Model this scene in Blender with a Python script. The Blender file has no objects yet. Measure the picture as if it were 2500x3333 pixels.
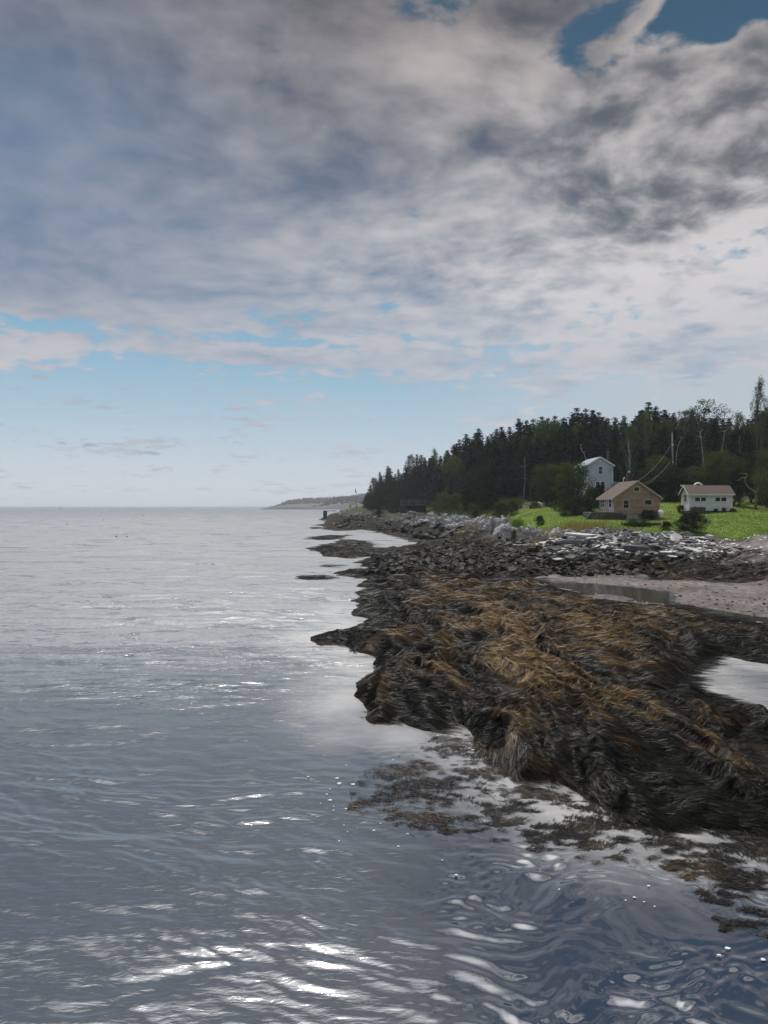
import bpy, bmesh, math, random
import numpy as np
from mathutils import Vector, noise as mnoise
random.seed(7); RNG = np.random.default_rng(7)
PI = math.pi; R = math.radians
S = bpy.context.scene
COL = S.collection
# ------------------------------------------------------------------ camera
HC = 6.0                                   # eye height above the water
cam_d = bpy.data.cameras.new("camera"); cam = bpy.data.objects.new("camera", cam_d)
COL.objects.link(cam); S.camera = cam
cam.location = (0, 0, HC); cam.rotation_euler = (R(90-0.47), 0, 0)
cam_d.sensor_fit = 'HORIZONTAL'; cam_d.sensor_width = 36; cam_d.lens = 36
cam_d.clip_start = 0.3; cam_d.clip_end = 30000
# ------------------------------------------------------------------ view
S.view_settings.view_transform = 'Standard'; S.view_settings.look = 'None'
S.view_settings.gamma = 1; S.view_settings.exposure = 0.12
S.render.engine = 'CYCLES'
S.cycles.max_bounces = 5; S.cycles.diffuse_bounces = 2; S.cycles.glossy_bounces = 3
S.cycles.transparent_max_bounces = 6; S.cycles.volume_bounces = 0
S.cycles.use_denoising = True
S.cycles.sample_clamp_indirect = 4
S.cycles.caustics_reflective = False; S.cycles.caustics_refractive = False
# ------------------------------------------------------------------ sun
SUN_AZ, SUN_EL = R(-16), R(61)
sd = bpy.data.lights.new("sun", 'SUN'); so = bpy.data.objects.new("sun", sd); COL.objects.link(so)
sd.energy = 2.6; sd.angle = R(5); sd.color = (1, .97, .93)
sdir = Vector((math.sin(SUN_AZ)*math.cos(SUN_EL), math.cos(SUN_AZ)*math.cos(SUN_EL), math.sin(SUN_EL)))
so.rotation_euler = sdir.to_track_quat('Z', 'Y').to_euler(); so.location = (0, 0, 60)
# ------------------------------------------------------------------ node helpers
class NT:
    def __init__(s, nt): s.nt = nt; s.n = nt.nodes; s.l = nt.links
    def new(s, t, **k):
        nd = s.n.new(t)
        for a, b in k.items(): setattr(nd, a, b)
        return nd
    def put(s, sock, v):
        if hasattr(v, 'is_output') or isinstance(v, bpy.types.NodeSocket): s.l.new(v, sock)
        elif isinstance(v, (tuple, list)):
            sock.default_value = tuple(v)+((1,) if len(v) == 3 and sock.type == 'RGBA' else ())
        else: sock.default_value = v
    def m(s, op, a, b=None, c=None, clamp=False):
        nd = s.new('ShaderNodeMath', operation=op); nd.use_clamp = clamp
        s.put(nd.inputs[0], a)
        if b is not None: s.put(nd.inputs[1], b)
        if c is not None: s.put(nd.inputs[2], c)
        return nd.outputs[0]
    def vm(s, op, a, b=None):
        nd = s.new('ShaderNodeVectorMath', operation=op); s.put(nd.inputs[0], a)
        if b is not None: s.put(nd.inputs[1], b)
        return nd.outputs[0]
    def mix(s, f, a, b, bt='MIX'):
        nd = s.new('ShaderNodeMix', data_type='RGBA', blend_type=bt); s.put(nd.inputs[0], f)
        s.put(nd.inputs[6], a); s.put(nd.inputs[7], b); return nd.outputs[2]
    def comb(s, x, y, z):
        nd = s.new('ShaderNodeCombineXYZ'); s.put(nd.inputs[0], x); s.put(nd.inputs[1], y); s.put(nd.inputs[2], z); return nd.outputs[0]
    def noise(s, vec, scale, detail=4, rough=.5, dist=0, lac=2.0):
        nd = s.new('ShaderNodeTexNoise'); s.put(nd.inputs['Vector'], vec); nd.inputs['Scale'].default_value = scale
        nd.inputs['Detail'].default_value = detail; nd.inputs['Roughness'].default_value = rough
        nd.inputs['Distortion'].default_value = dist; nd.inputs['Lacunarity'].default_value = lac
        return nd.outputs['Fac']
    def ramp(s, f, stops, interp='LINEAR'):
        nd = s.new('ShaderNodeValToRGB'); nd.color_ramp.interpolation = interp; e = nd.color_ramp.elements
        while len(e) > 1: e.remove(e[-1])
        e[0].position = stops[0][0]; c = stops[0][1]; e[0].color = (c if isinstance(c, tuple) else (c, c, c))+(1,)
        for p, c in stops[1:]:
            k = e.new(p); k.color = (c if isinstance(c, tuple) else (c, c, c))+(1,)
        s.put(nd.inputs[0], f); return nd.outputs[0]
    def sstep(s, v, a, b, o0=0., o1=1.):
        nd = s.new('ShaderNodeMapRange', interpolation_type='SMOOTHSTEP'); s.put(nd.inputs[0], v)
        for i, q in enumerate((a, b, o0, o1)): nd.inputs[i+1].default_value = q
        return nd.outputs[0]
def lin(c): return tuple(((v/255+.055)/1.055)**2.4 if v > 10 else v/255/12.92 for v in c)
# ------------------------------------------------------------------ world sky
W = bpy.data.worlds.new("World"); S.world = W; W.use_nodes = True
t = NT(W.node_tree); t.n.clear()
gen = t.new('ShaderNodeTexCoord').outputs['Generated']
sp = t.new('ShaderNodeSeparateXYZ'); t.put(sp.inputs[0], gen); dx, dy, dz = sp.outputs
zc = t.m('MAXIMUM', dz, 0.0)
el = t.m('MULTIPLY', t.m('ARCSINE', zc), 180/PI)              # degrees
az = t.m('MULTIPLY', t.m('ARCTAN2', dx, dy), 180/PI)
def azel(px, py):
    a = math.degrees(math.atan((px-1250)/2500)); e = math.degrees(math.atan((1646-py)/math.hypot(2500, px-1250))); return a, e
def blob(px, py, w, h, rot=0):
    """soft patch of sky: centre direction and half sizes in degrees of azimuth and elevation"""
    a, e = azel(px, py); w = w/43.6; h = h/43.6; c, s_ = math.cos(R(rot)), math.sin(R(rot))
    u = t.m('SUBTRACT', az, a); v = t.m('SUBTRACT', el, e)
    p = t.m('DIVIDE', t.m('ADD', t.m('MULTIPLY', u, c), t.m('MULTIPLY', v, s_)), w)
    q = t.m('DIVIDE', t.m('SUBTRACT', t.m('MULTIPLY', v, c), t.m('MULTIPLY', u, s_)), h)
    r2 = t.m('ADD', t.m('MULTIPLY', p, p), t.m('MULTIPLY', q, q))
    return t.m('POWER', 2.718, t.m('MULTIPLY', r2, -1.0))
def total(lst):
    acc = None
    for a, b in lst:
        x = t.m('MULTIPLY', a, b); acc = x if acc is None else t.m('ADD', acc, x)
    return acc
hz = t.m('ADD', zc, 0.16)
cp = t.comb(t.m('DIVIDE', dx, hz), t.m('DIVIDE', dy, hz), 0.37)
warp = t.new('ShaderNodeTexNoise'); t.put(warp.inputs['Vector'], cp); warp.inputs['Scale'].default_value = 1.3; warp.inputs['Detail'].default_value = 3
wv = t.vm('MULTIPLY', t.vm('SUBTRACT', warp.outputs['Color'], (.5, .5, .5)), (.28, .28, .2))
cw = t.vm('ADD', cp, wv)
n1 = t.noise(cw, 2.3, 8, .52)           # cover
n2 = t.noise(t.vm('ADD', cw, (7.3, 2.1, 3)), 4.4, 6, .5, 0)    # light and shade of the lumps
n3 = t.noise(t.vm('ADD', cw, (1.3, 9.1, 5)), 12, 5, .5, 0)
n4 = t.noise(t.vm('ADD', cw, (4.3, 5.1, 1)), .9, 3, .5)
n5 = t.noise(t.vm('ADD', cw, (2.3, 3.1, 8)), 15, 5, .6)
# clear air
clear = t.ramp(t.m('DIVIDE', el, 60), [(0, lin((208, 214, 222))), (.045, lin((192, 204, 216))), (.10, lin((168, 192, 208))), (.17, lin((138, 176, 200))),
     (.25, lin((112, 160, 190))), (.36, lin((58, 106, 138))), (.47, lin((38, 80, 104))), (.62, lin((26, 62, 86))), (1, lin((24, 60, 95)))])
left = t.sstep(az, 5, -25)
right = t.sstep(az, -2, 24)
clear = t.mix(t.m('MULTIPLY', right, t.sstep(el, 20, 9)), clear, lin((180, 190, 199)))
sky = t.new('ShaderNodeTexSky', sky_type='NISHITA'); sky.sun_disc = False; sky.sun_elevation = SUN_EL; sky.sun_rotation = SUN_AZ
sky.air_density = 1.2; sky.dust_density = 1.5
nish = t.mix(1.0, sky.outputs[0], (.07, .07, .07), 'MULTIPLY')
clear = t.mix(.12, clear, nish)
# clouds: cover field
bias = t.ramp(t.m('DIVIDE', el, 60), [(0, 0.0), (.125, 0.02), (.165, .14), (.20, .80), (.27, 1.15), (1, 1.2)])
holes = total([(blob(2330, 80, 450, 150, 8), 1.22), (blob(1430, 30, 230, 60, -20), .75), (blob(1950, 110, 230, 60, 15), .6), (blob(2440, 830, 170, 60), .62), (blob(2090, 800, 160, 40, -15), .32),
               (blob(150, 1055, 420, 27, 0), .62), (blob(820, 1105, 420, 26, -2), .55), (blob(520, 1190, 330, 40), .35),
               (blob(1100, 520, 240, 80), .13), (blob(1700, 1130, 200, 30), .2), (blob(2450, 20, 600, 90), .4), (blob(2500, -500, 900, 420), .9),
               (blob(2100, -700, 500, 200), .6)])
adds = total([(blob(80, 1150, 300, 55), .75), (blob(900, 1165, 480, 40, -5), .25), (blob(1560, 1195, 420, 45, 0), .62), (blob(2460, 1170, 300, 45), .5), (blob(1750, 20, 170, 60), 1.0), (blob(2300, 210, 200, 40), .9), (blob(2230, 130, 120, 35, 10), .8), (blob(2100, 60, 60, 40, 40), .7), (blob(1950, 150, 120, 50), .8),
              (blob(2030, 90, 120, 35, 30), .8), (blob(1000, 1290, 260, 35), .28), (blob(2450, 90, 60, 40), 1.1), (blob(1650, 170, 240, 80), .5), (blob(2250, 300, 600, 90), .9), (blob(2200, 450, 500, 120), .6)])
cov = t.m('ADD', t.m('SUBTRACT', bias, holes), adds)
cov = t.m('ADD', cov, t.m('MULTIPLY', t.m('SUBTRACT', n1, .5), 2.5))
cov = t.m('ADD', cov, t.m('ADD', t.m('MULTIPLY', t.m('SUBTRACT', n3, .5), 1.9), t.m('MULTIPLY', t.m('SUBTRACT', n5, .5), 1.0)))
cmask = t.sstep(cov, .10, .66)
# clouds: light
lumps = t.m('ADD', t.m('MULTIPLY', t.m('SUBTRACT', n2, .5), 3.6), t.m('ADD', t.m('MULTIPLY', t.m('SUBTRACT', n3, .5), 2.4), t.m('MULTIPLY', t.m('SUBTRACT', n5, .5), .8)))
contr = t.m('MULTIPLY', lumps, t.m('ADD', t.m('MULTIPLY', right, .75), .42))
lb = total([(blob(2200, 290, 420, 40, -3), .5), (blob(1780, 270, 260, 70, -25), .40), (blob(1330, 140, 260, 90, -30), .12), (blob(2200, 880, 500, 190, 8), .42), (blob(1500, 650, 300, 90), .25),
            (blob(2300, 1000, 500, 120), .2), (blob(850, 810, 400, 50), .28), (blob(150, 980, 500, 70), .3), (blob(80, 1150, 330, 60), .8), (blob(900, 1130, 700, 60), .25), (blob(1650, 470, 700, 70, 12), -.12),
            (blob(2400, 480, 420, 75, -5), -.36), (blob(1750, 420, 260, 60), -.12), (blob(2350, 590, 420, 50), -.45), (blob(200, 280, 500, 170, 20), -.38), (blob(1080, 550, 300, 120), -.28),
            (blob(300, 600, 500, 200), -.15), (blob(2420, 330, 300, 30), -.25), (blob(1400, 950, 500, 70), -.1), (blob(700, 60, 700, 90), .12)])
L = t.sstep(t.m('ADD', t.m('ADD', t.m('ADD', contr, lb), .46), t.m('MULTIPLY', t.sstep(cov, 1.05, .45), t.m('MULTIPLY', right, .35))), -.45, 1.45)
e60 = t.m('DIVIDE', el, 60)
shade = t.ramp(e60, [(0, lin((170, 185, 198))), (.17, lin((142, 162, 182))), (.27, lin((104, 126, 150))), (.40, lin((76, 92, 114))), (.5, lin((62, 70, 84))), (.58, lin((54, 58, 68))),
                     (.68, lin((150, 155, 165))), (1, lin((190, 195, 205)))])
light = t.ramp(e60, [(0, lin((205, 205, 210))), (.17, lin((188, 188, 194))), (.27, lin((204, 201, 203))), (.40, lin((186, 182, 183))), (.5, lin((174, 168, 167))), (.58, lin((156, 148, 146))),
                     (.68, (.8, .8, .8)), (1, (1, 1, 1))])
shade = t.mix(t.m('MULTIPLY', right, t.sstep(el, 12, 20)), shade, lin((94, 98, 106)))
bl = t.m('MULTIPLY', left, t.sstep(n4, .3, .6))
shade = t.mix(t.m('MULTIPLY', bl, t.sstep(el, 35, 22)), shade, lin((98, 120, 148)))
light = t.mix(t.m('MULTIPLY', left, t.m('MULTIPLY', t.sstep(el, 9, 16), .7)), light, lin((124, 136, 156)))
cloud = t.mix(L, shade, light)
# bright cloud veil over the sun, added above the picture to brighten the water
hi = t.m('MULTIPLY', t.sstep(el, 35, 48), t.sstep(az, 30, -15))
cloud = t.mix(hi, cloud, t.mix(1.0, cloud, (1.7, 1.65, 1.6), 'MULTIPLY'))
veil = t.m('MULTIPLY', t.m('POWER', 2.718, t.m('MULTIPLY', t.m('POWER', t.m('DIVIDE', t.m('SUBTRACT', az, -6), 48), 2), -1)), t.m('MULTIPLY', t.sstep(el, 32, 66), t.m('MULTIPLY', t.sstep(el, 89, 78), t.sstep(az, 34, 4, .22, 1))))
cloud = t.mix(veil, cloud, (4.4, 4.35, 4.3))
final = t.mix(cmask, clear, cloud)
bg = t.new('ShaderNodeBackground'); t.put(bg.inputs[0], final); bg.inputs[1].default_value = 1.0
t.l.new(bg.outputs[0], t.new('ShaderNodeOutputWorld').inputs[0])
W.cycles.sampling_method = 'MANUAL'; W.cycles.sample_map_resolution = 512

# ------------------------------------------------------------------ general helpers
def px2w(px, py, z=0.0):
    Y = (HC-z)*2500/(py-1646); return ((px-1250)/2500*Y, Y)
def at(px, D): return (px-1250)/2500*D
def zat(py, D): return HC+(1646-py)/2500*D
def tag(o, label=None, cat=None, group=None, kind=None):
    for k, v in (('label', label), ('category', cat), ('group', group), ('kind', kind)):
        if v: o[k] = v
    return o
def mesh_np(name, V, F, mat=None, smooth=False, parent=None, cols=None):
    """V (n,3), F (m,k) same-size polygons; one mesh object"""
    me = bpy.data.meshes.new(name); V = np.asarray(V, np.float32); F = np.asarray(F, np.int32)
    me.vertices.add(len(V)); me.vertices.foreach_set('co', V.ravel())
    k = F.shape[1]; me.loops.add(F.size); me.loops.foreach_set('vertex_index', F.ravel())
    me.polygons.add(len(F)); me.polygons.foreach_set('loop_start', np.arange(len(F), dtype=np.int32)*k)
    me.update(calc_edges=True); me.validate()
    if smooth: me.polygons.foreach_set('use_smooth', np.ones(len(me.polygons), bool))
    if cols is not None:
        for nm, arr in cols.items():
            a = me.attributes.new(nm, 'FLOAT_COLOR', 'POINT')
            c = np.ones((len(V), 4), np.float32); c[:, :3] = arr; a.data.foreach_set('color', c.ravel())
    if mat: me.materials.append(mat)
    o = bpy.data.objects.new(name, me); COL.objects.link(o)
    if parent: o.parent = parent
    return o
def grid_faces(nr, nc):
    i = np.arange(nr*nc).reshape(nr, nc)
    return np.stack([i[:-1, :-1], i[:-1, 1:], i[1:, 1:], i[1:, :-1]], -1).reshape(-1, 4)
def empty(name, loc, rz=0, label=None, cat=None, group=None):
    o = bpy.data.objects.new(name, None); COL.objects.link(o); o.location = loc; o.rotation_euler = (0, 0, rz)
    o.empty_display_size = .3; return tag(o, label, cat, group)
def copy_tree(o, parent=None):
    c = o.copy(); COL.objects.link(c); c.parent = parent
    for ch in list(o.children): copy_tree(ch, c)
    return c
class MB:
    """collects shapes into one mesh"""
    def __init__(s): s.v = []; s.f = []
    def add(s, V, F):
        n = len(s.v); s.v += [tuple(q) for q in V]; s.f += [tuple(n+i for i in f) for f in F]; return s
    def box(s, x0, x1, y0, y1, z0, z1):
        return s.add([(x0, y0, z0), (x1, y0, z0), (x1, y1, z0), (x0, y1, z0), (x0, y0, z1), (x1, y0, z1), (x1, y1, z1), (x0, y1, z1)],
                     [(0, 3, 2, 1), (4, 5, 6, 7), (0, 1, 5, 4), (1, 2, 6, 5), (2, 3, 7, 6), (3, 0, 4, 7)])
    def tube(s, pts, rad, n=8, cap=True):
        pts = [Vector(p) for p in pts]; rad = rad if isinstance(rad, (list, tuple)) else [rad]*len(pts); V = []; F = []
        ref = Vector((0.13, .21, .97))
        for i, p in enumerate(pts):
            d = (pts[min(i+1, len(pts)-1)]-pts[max(i-1, 0)]).normalized()
            if abs(d.dot(ref)) > .95: ref = Vector((1, .1, 0)).normalized()
            a = d.cross(ref).normalized(); b = d.cross(a)
            for k in range(n):
                w = 2*PI*k/n; V.append(p+(a*math.cos(w)+b*math.sin(w))*rad[i])
        for i in range(len(pts)-1):
            for k in range(n): F.append((i*n+k, i*n+(k+1) % n, (i+1)*n+(k+1) % n, (i+1)*n+k))
        if cap: F.append(tuple(range(n-1, -1, -1))); F.append(tuple(range(len(pts)*n-n, len(pts)*n)))
        return s.add(V, F)
    def prism(s, pts, y0, y1):
        """polygon pts (x,z) counter-clockwise, extruded along y"""
        n = len(pts); V = [(x, y0, z) for x, z in pts]+[(x, y1, z) for x, z in pts]
        F = [tuple(range(n)), tuple(range(2*n-1, n-1, -1))]+[(i, i+n, (i+1) % n+n, (i+1) % n) for i in range(n)]
        return s.add(V, F)
    def build(s, name, mat, parent=None, smooth=False, bevel=0):
        me = bpy.data.meshes.new(name); me.from_pydata(s.v, [], s.f); me.update()
        bm = bmesh.new(); bm.from_mesh(me); bmesh.ops.recalc_face_normals(bm, faces=bm.faces); bm.to_mesh(me); bm.free()
        if smooth:
            for p in me.polygons: p.use_smooth = True
        me.materials.append(mat); o = bpy.data.objects.new(name, me); COL.objects.link(o)
        if parent: o.parent = parent
        if bevel:
            b = o.modifiers.new('bevel', 'BEVEL'); b.width = bevel; b.segments = 2; b.limit_method = 'ANGLE'
        return o
# numpy gradient noise
def _h(ix, iy, seed):
    n = (ix.astype(np.int64)*374761393+iy.astype(np.int64)*668265263+seed*1442695041) & 0x7fffffff
    n = ((n ^ (n >> 13))*1274126177) & 0x7fffffff
    return ((n ^ (n >> 16)) & 0xffff)/65535.0*2*PI
def gn(x, y, seed=0):
    ix = np.floor(x); iy = np.floor(y); fx = x-ix; fy = y-iy
    u = fx*fx*fx*(fx*(fx*6-15)+10); v = fy*fy*fy*(fy*(fy*6-15)+10)
    def g(a, b):
        w = _h(ix+a, iy+b, seed); return np.cos(w)*(fx-a)+np.sin(w)*(fy-b)
    return ((g(0, 0)*(1-u)+g(1, 0)*u)*(1-v)+(g(0, 1)*(1-u)+g(1, 1)*u)*v)*1.5
def fbm(x, y, seed=0, o=4, p=.5):
    a = 0; w = 1
    for i in range(o): a = a+w*gn(x, y, seed+i*17); x = x*2.03+5.1; y = y*2.03+1.7; w *= p
    return a
def sst(x, a, b): q = np.clip((x-a)/(b-a), 0, 1); return q*q*(3-2*q)
def sdist(X, Y, poly):
    """signed distance, positive inside"""
    poly = np.asarray(poly, float); d2 = np.full(X.shape, 1e18); ins = np.zeros(X.shape, bool); n = len(poly)
    for i in range(n):
        ax, ay = poly[i]; bx, by = poly[(i+1) % n]; ex, ey = bx-ax, by-ay
        wx = X-ax; wy = Y-ay; q = np.clip((wx*ex+wy*ey)/(ex*ex+ey*ey+1e-12), 0, 1)
        d2 = np.minimum(d2, (wx-q*ex)**2+(wy-q*ey)**2)
        if ey != 0: ins ^= ((ay > Y) != (by > Y)) & (X < ex*(Y-ay)/ey+ax)
    d = np.sqrt(d2); return np.where(ins, d, -d)
# ------------------------------------------------------------------ materials
def new_mat(name):
    m = bpy.data.materials.new(name); m.use_nodes = True; q = NT(m.node_tree); q.n.clear()
    b = q.new('ShaderNodeBsdfPrincipled'); o = q.new('ShaderNodeOutputMaterial'); q.l.new(b.outputs[0], o.inputs[0])
    return m, q, b, o
def bump(q, b, h, strength=.5, dist=.05):
    bp = q.new('ShaderNodeBump'); bp.inputs['Strength'].default_value = strength; bp.inputs['Distance'].default_value = dist
    q.put(bp.inputs['Height'], h); q.l.new(bp.outputs[0], b.inputs['Normal'])
def simple_mat(name, c, rough=.7, var=.25, scale=3., bmp=.3, metal=0, stretch=(1, 1, 1), dirt=None, dscale=.8):
    m, q, b, o = new_mat(name); tc = q.new('ShaderNodeTexCoord').outputs['Object']
    v = q.vm('MULTIPLY', tc, stretch); n = q.noise(v, scale, 6, .6)
    f = q.ramp(n, [(.25, 1-var), (.75, 1+var)]); c2 = q.mix(1.0, c, f, 'MULTIPLY')
    if dirt: c2 = q.mix(q.sstep(q.noise(q.vm('ADD', v, (3, 5, 1)), dscale*3, 6, .65), .5, .7), c2, dirt)
    q.put(b.inputs['Base Color'], c2); b.inputs['Roughness'].default_value = rough; b.inputs['Metallic'].default_value = metal
    if bmp: bump(q, b, q.noise(v, scale*4, 5, .6), bmp, .02)
    return m
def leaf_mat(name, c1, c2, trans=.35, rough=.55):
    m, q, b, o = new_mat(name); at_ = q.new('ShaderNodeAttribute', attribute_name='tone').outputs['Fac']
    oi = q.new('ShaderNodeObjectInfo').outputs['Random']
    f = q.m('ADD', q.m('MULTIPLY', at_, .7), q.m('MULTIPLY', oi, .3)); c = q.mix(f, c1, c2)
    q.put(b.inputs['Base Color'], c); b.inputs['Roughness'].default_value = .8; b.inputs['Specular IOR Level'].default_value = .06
    tr = q.new('ShaderNodeBsdfTranslucent'); q.put(tr.inputs[0], q.mix(1.0, c, (1.2, 1.3, .6), 'MULTIPLY')); mx = q.new('ShaderNodeMixShader')
    mx.inputs[0].default_value = trans; q.l.new(b.outputs[0], mx.inputs[1]); q.l.new(tr.outputs[0], mx.inputs[2]); q.l.new(mx.outputs[0], o.inputs[0])
    return m
M = {}
M['spruce'] = leaf_mat('spruce_needles', (.006, .011, .008), (.020, .030, .016), .08)
M['leaf'] = leaf_mat('broad_leaves', (.018, .036, .013), (.080, .118, .038), .25)
M['leaf_olive'] = leaf_mat('olive_leaves', (.030, .048, .016), (.095, .120, .040), .3)
M['leaf_dark'] = leaf_mat('dark_leaves', (.007, .014, .007), (.026, .042, .016), .15)
M['grassb'] = leaf_mat('grass_blades', (.070, .112, .018), (.125, .175, .032), .35)
M['drygrass'] = leaf_mat('dry_grass', (.16, .14, .06), (.34, .28, .15), .4)
M['bark'] = simple_mat('spruce_bark', (.075, .062, .055), .9, .4, 2, .6, stretch=(3, 3, .6))
M['birch'] = simple_mat('pale_bark', (.24, .22, .20), .85, .4, 2.5, .4, stretch=(1, 1, 3), dirt=(.06, .05, .045))
M['greybark'] = simple_mat('grey_bark', (.13, .125, .12), .9, .35, 4, .6)
def rock_mat(name, c1, c2, lowdark=True, strat=(1, 1, 1), tide=(1.2, 2.1)):
    m, q, b, o = new_mat(name); tc = q.new('ShaderNodeTexCoord').outputs['Object']; geo = q.new('ShaderNodeNewGeometry').outputs['Position']
    v = q.vm('MULTIPLY', tc, strat); n = q.noise(v, 2.2, 8, .65, .6); n_ = q.noise(v, 9, 6, .7)
    oi = q.new('ShaderNodeObjectInfo').outputs['Random']
    f = q.m('ADD', q.m('MULTIPLY', n, 1.5), q.m('SUBTRACT', q.m('MULTIPLY', oi, .5), .5)); c = q.mix(f, c1, c2)
    c = q.mix(q.sstep(n_, .52, .68, 0, .6), c, (.06, .055, .05))
    if lowdark:
        z = q.new('ShaderNodeSeparateXYZ'); q.put(z.inputs[0], geo)
        zz = q.m('ADD', z.outputs[2], q.m('MULTIPLY', q.m('SUBTRACT', q.noise(geo, .8, 4), .5), 1.6))
        c = q.mix(q.sstep(zz, tide[0], tide[1]), (.022, .020, .016), c)
    q.put(b.inputs['Base Color'], c); b.inputs['Roughness'].default_value = .62
    bump(q, b, q.m('ADD', n, q.m('MULTIPLY', n_, .5)), .8, .08)
    return m
M['slab'] = rock_mat('pale_slab_stone', (.30, .295, .29), (.72, .70, .68), True, (1, 1, 2.5), (.9, 1.5))
M['slab_grey'] = rock_mat('grey_slab_stone', (.04, .04, .042), (.20, .195, .19), True, (1, 1, 2.5), (.9, 1.6))
M['wetrock'] = simple_mat('wet_dark_stone', (.022, .020, .017), .6, .6, 3, .8)
M['outcrop'] = rock_mat('folded_grey_rock', (.07, .07, .075), (.50, .49, .49), True, (4.5, 4.5, .8), (1.3, 2.3))
M['black'] = simple_mat('dark_void', (.012, .012, .012), .8, .1, 3, 0)
M['glass'] = simple_mat('window_glass', (.012, .014, .016), .08, .1, 3, 0)
M['whitepaint'] = simple_mat('white_paint', (.72, .72, .72), .5, .08, 4, .1)
M['oldwhite'] = simple_mat('weathered_white_paint', (.60, .58, .56), .6, .2, 5, .2, dirt=(.25, .22, .2), dscale=1.2)

for k_, v_ in (('wetrock', .12), ('slab', .25), ('slab_grey', .2), ('outcrop', .2)):
    next(n_ for n_ in M[k_].node_tree.nodes if n_.type == 'BSDF_PRINCIPLED').inputs['Specular IOR Level'].default_value = v_
# ------------------------------------------------------------------ plan of the shore (outlines measured on the ground plane)
shore_px = [(1031, 1692), (1062, 1696), (1045, 1699), (1060, 1704), (1023, 1710), (1055, 1714), (1049, 1722), (1102, 1729), (1189, 1724), (1237, 1734), (1310, 1753), (1358, 1767), (1345, 1779),
 (1290, 1785), (1237, 1789), (1208, 1780), (1215, 1770), (1165, 1758), (1107, 1755), (1040, 1759), (996, 1753), (1030, 1744), (1131, 1742), (1110, 1756), (1080, 1768), (994, 1784), (1059, 1811), (1131, 1818), (1199, 1812), (1240, 1803),
 (1213, 1815), (1170, 1824), (1165, 1837), (1199, 1847), (1160, 1857), (1083, 1866), (1170, 1884), (1196, 1890), (1146, 1906), (1190, 1914), (1163, 1930), (1185, 1945), (1136, 1984), (1141, 2006), (1180, 2016),
 (1150, 2045), (1090, 2062), (1035, 2066), (1018, 2083), (1045, 2104), (1102, 2098), (1146, 2129), (1208, 2134), (1213, 2175), (1170, 2216), (1148, 2259), (1159, 2289), (1185, 2316), (1193, 2345), (1219, 2359), (1265, 2349),
 (1299, 2340), (1333, 2364), (1381, 2378), (1439, 2376), (1446, 2342), (1480, 2350), (1525, 2378), (1545, 2430), (1602, 2482), (1660, 2520), (1684, 2543), (1771, 2542), (1816, 2545), (1850, 2562), (1907, 2605), (1960, 2632), (2013, 2678),
 (2060, 2700), (2182, 2716), (2260, 2700), (2400, 2710), (2500, 2730), (2800, 2790), (3400, 2900)]
land = [px2w(*p) for p in shore_px]+[(60, 12), (140, 40), (400, 200), (600, 700), (-20, 700), (-22, 420)]
rock_i = [px2w(*p) for p in [(962, 1884), (985, 1876), (1030, 1872), (1066, 1878), (1064, 1886), (1030, 1889), (990, 1887)]]
rock_j = [px2w(*p) for p in [(1030, 1841), (1060, 1838), (1100, 1841), (1070, 1845)]]
rock_k = [px2w(*p) for p in [(1010, 1717), (1050, 1716), (1046, 1721), (1020, 1722)]]
pool_a = [px2w(*p) for p in [(2279, 2150), (2346, 2136), (2420, 2148), (2520, 2165), (2760, 2190), (2760, 2400), (2500, 2340), (2423, 2315), (2351, 2278), (2254, 2243), (2235, 2204)]]
pool_b = [px2w(*p) for p in [(1700, 1880), (1760, 1889), (1900, 1898), (2037, 1908), (2117, 1917), (2207, 1931), (2190, 1948), (2230, 1966), (2316, 1985), (2420, 2000), (2560, 2018), (2900, 2060), (2900, 2090), (2500, 2036),
  (2400, 2018), (2298, 2000), (2225, 1980), (2153, 1965), (2063, 1958), (2027, 1942), (1900, 1932), (1820, 1912), (1740, 1896)]]
pool_c = [px2w(*p) for p in [(1515, 1898), (1560, 1895), (1620, 1899), (1590, 1905), (1530, 1904)]]
lawn = [(at(a, d), d) for a, d in [(1620, 108), (1700, 99), (1850, 89.5), (1950, 86), (2040, 83.5), (2150, 81.5), (2250, 79.5), (2380, 77.5), (2500, 75.5), (3000, 68), (4200, 66)]]+[(150, 100), (120, 150), (at(2500, 140), 140), (at(2240, 134), 134), (at(2000, 130), 130), (at(1900, 128), 128), (at(1700, 138), 138), (at(1640, 130), 130)]
mud = [px2w(a, b, .25) for a, b in [(1690, 1872), (1850, 1872), (2000, 1870), (2150, 1880), (2300, 1893), (2500, 1905), (2900, 1930), (3300, 2000), (2900, 2075), (2500, 2030), (2300, 1992), (2200, 1968), (2100, 1975), (1900, 1945), (1750, 1910)]]
beach = [(at(a, d), d) for a, d in [(2260, 76), (2310, 77), (2500, 75), (2900, 68), (2900, 58), (2500, 64), (2330, 67), (2250, 70)]]
CP = []   # control heights: (X/Y, ln Y, z)
def c_px(px, py, z): X, Y = px2w(px, py, z); CP.append((X/Y, math.log(Y), z))
def c_d(px, D, z): CP.append(((px-1250)/2500, math.log(D), z))
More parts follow.
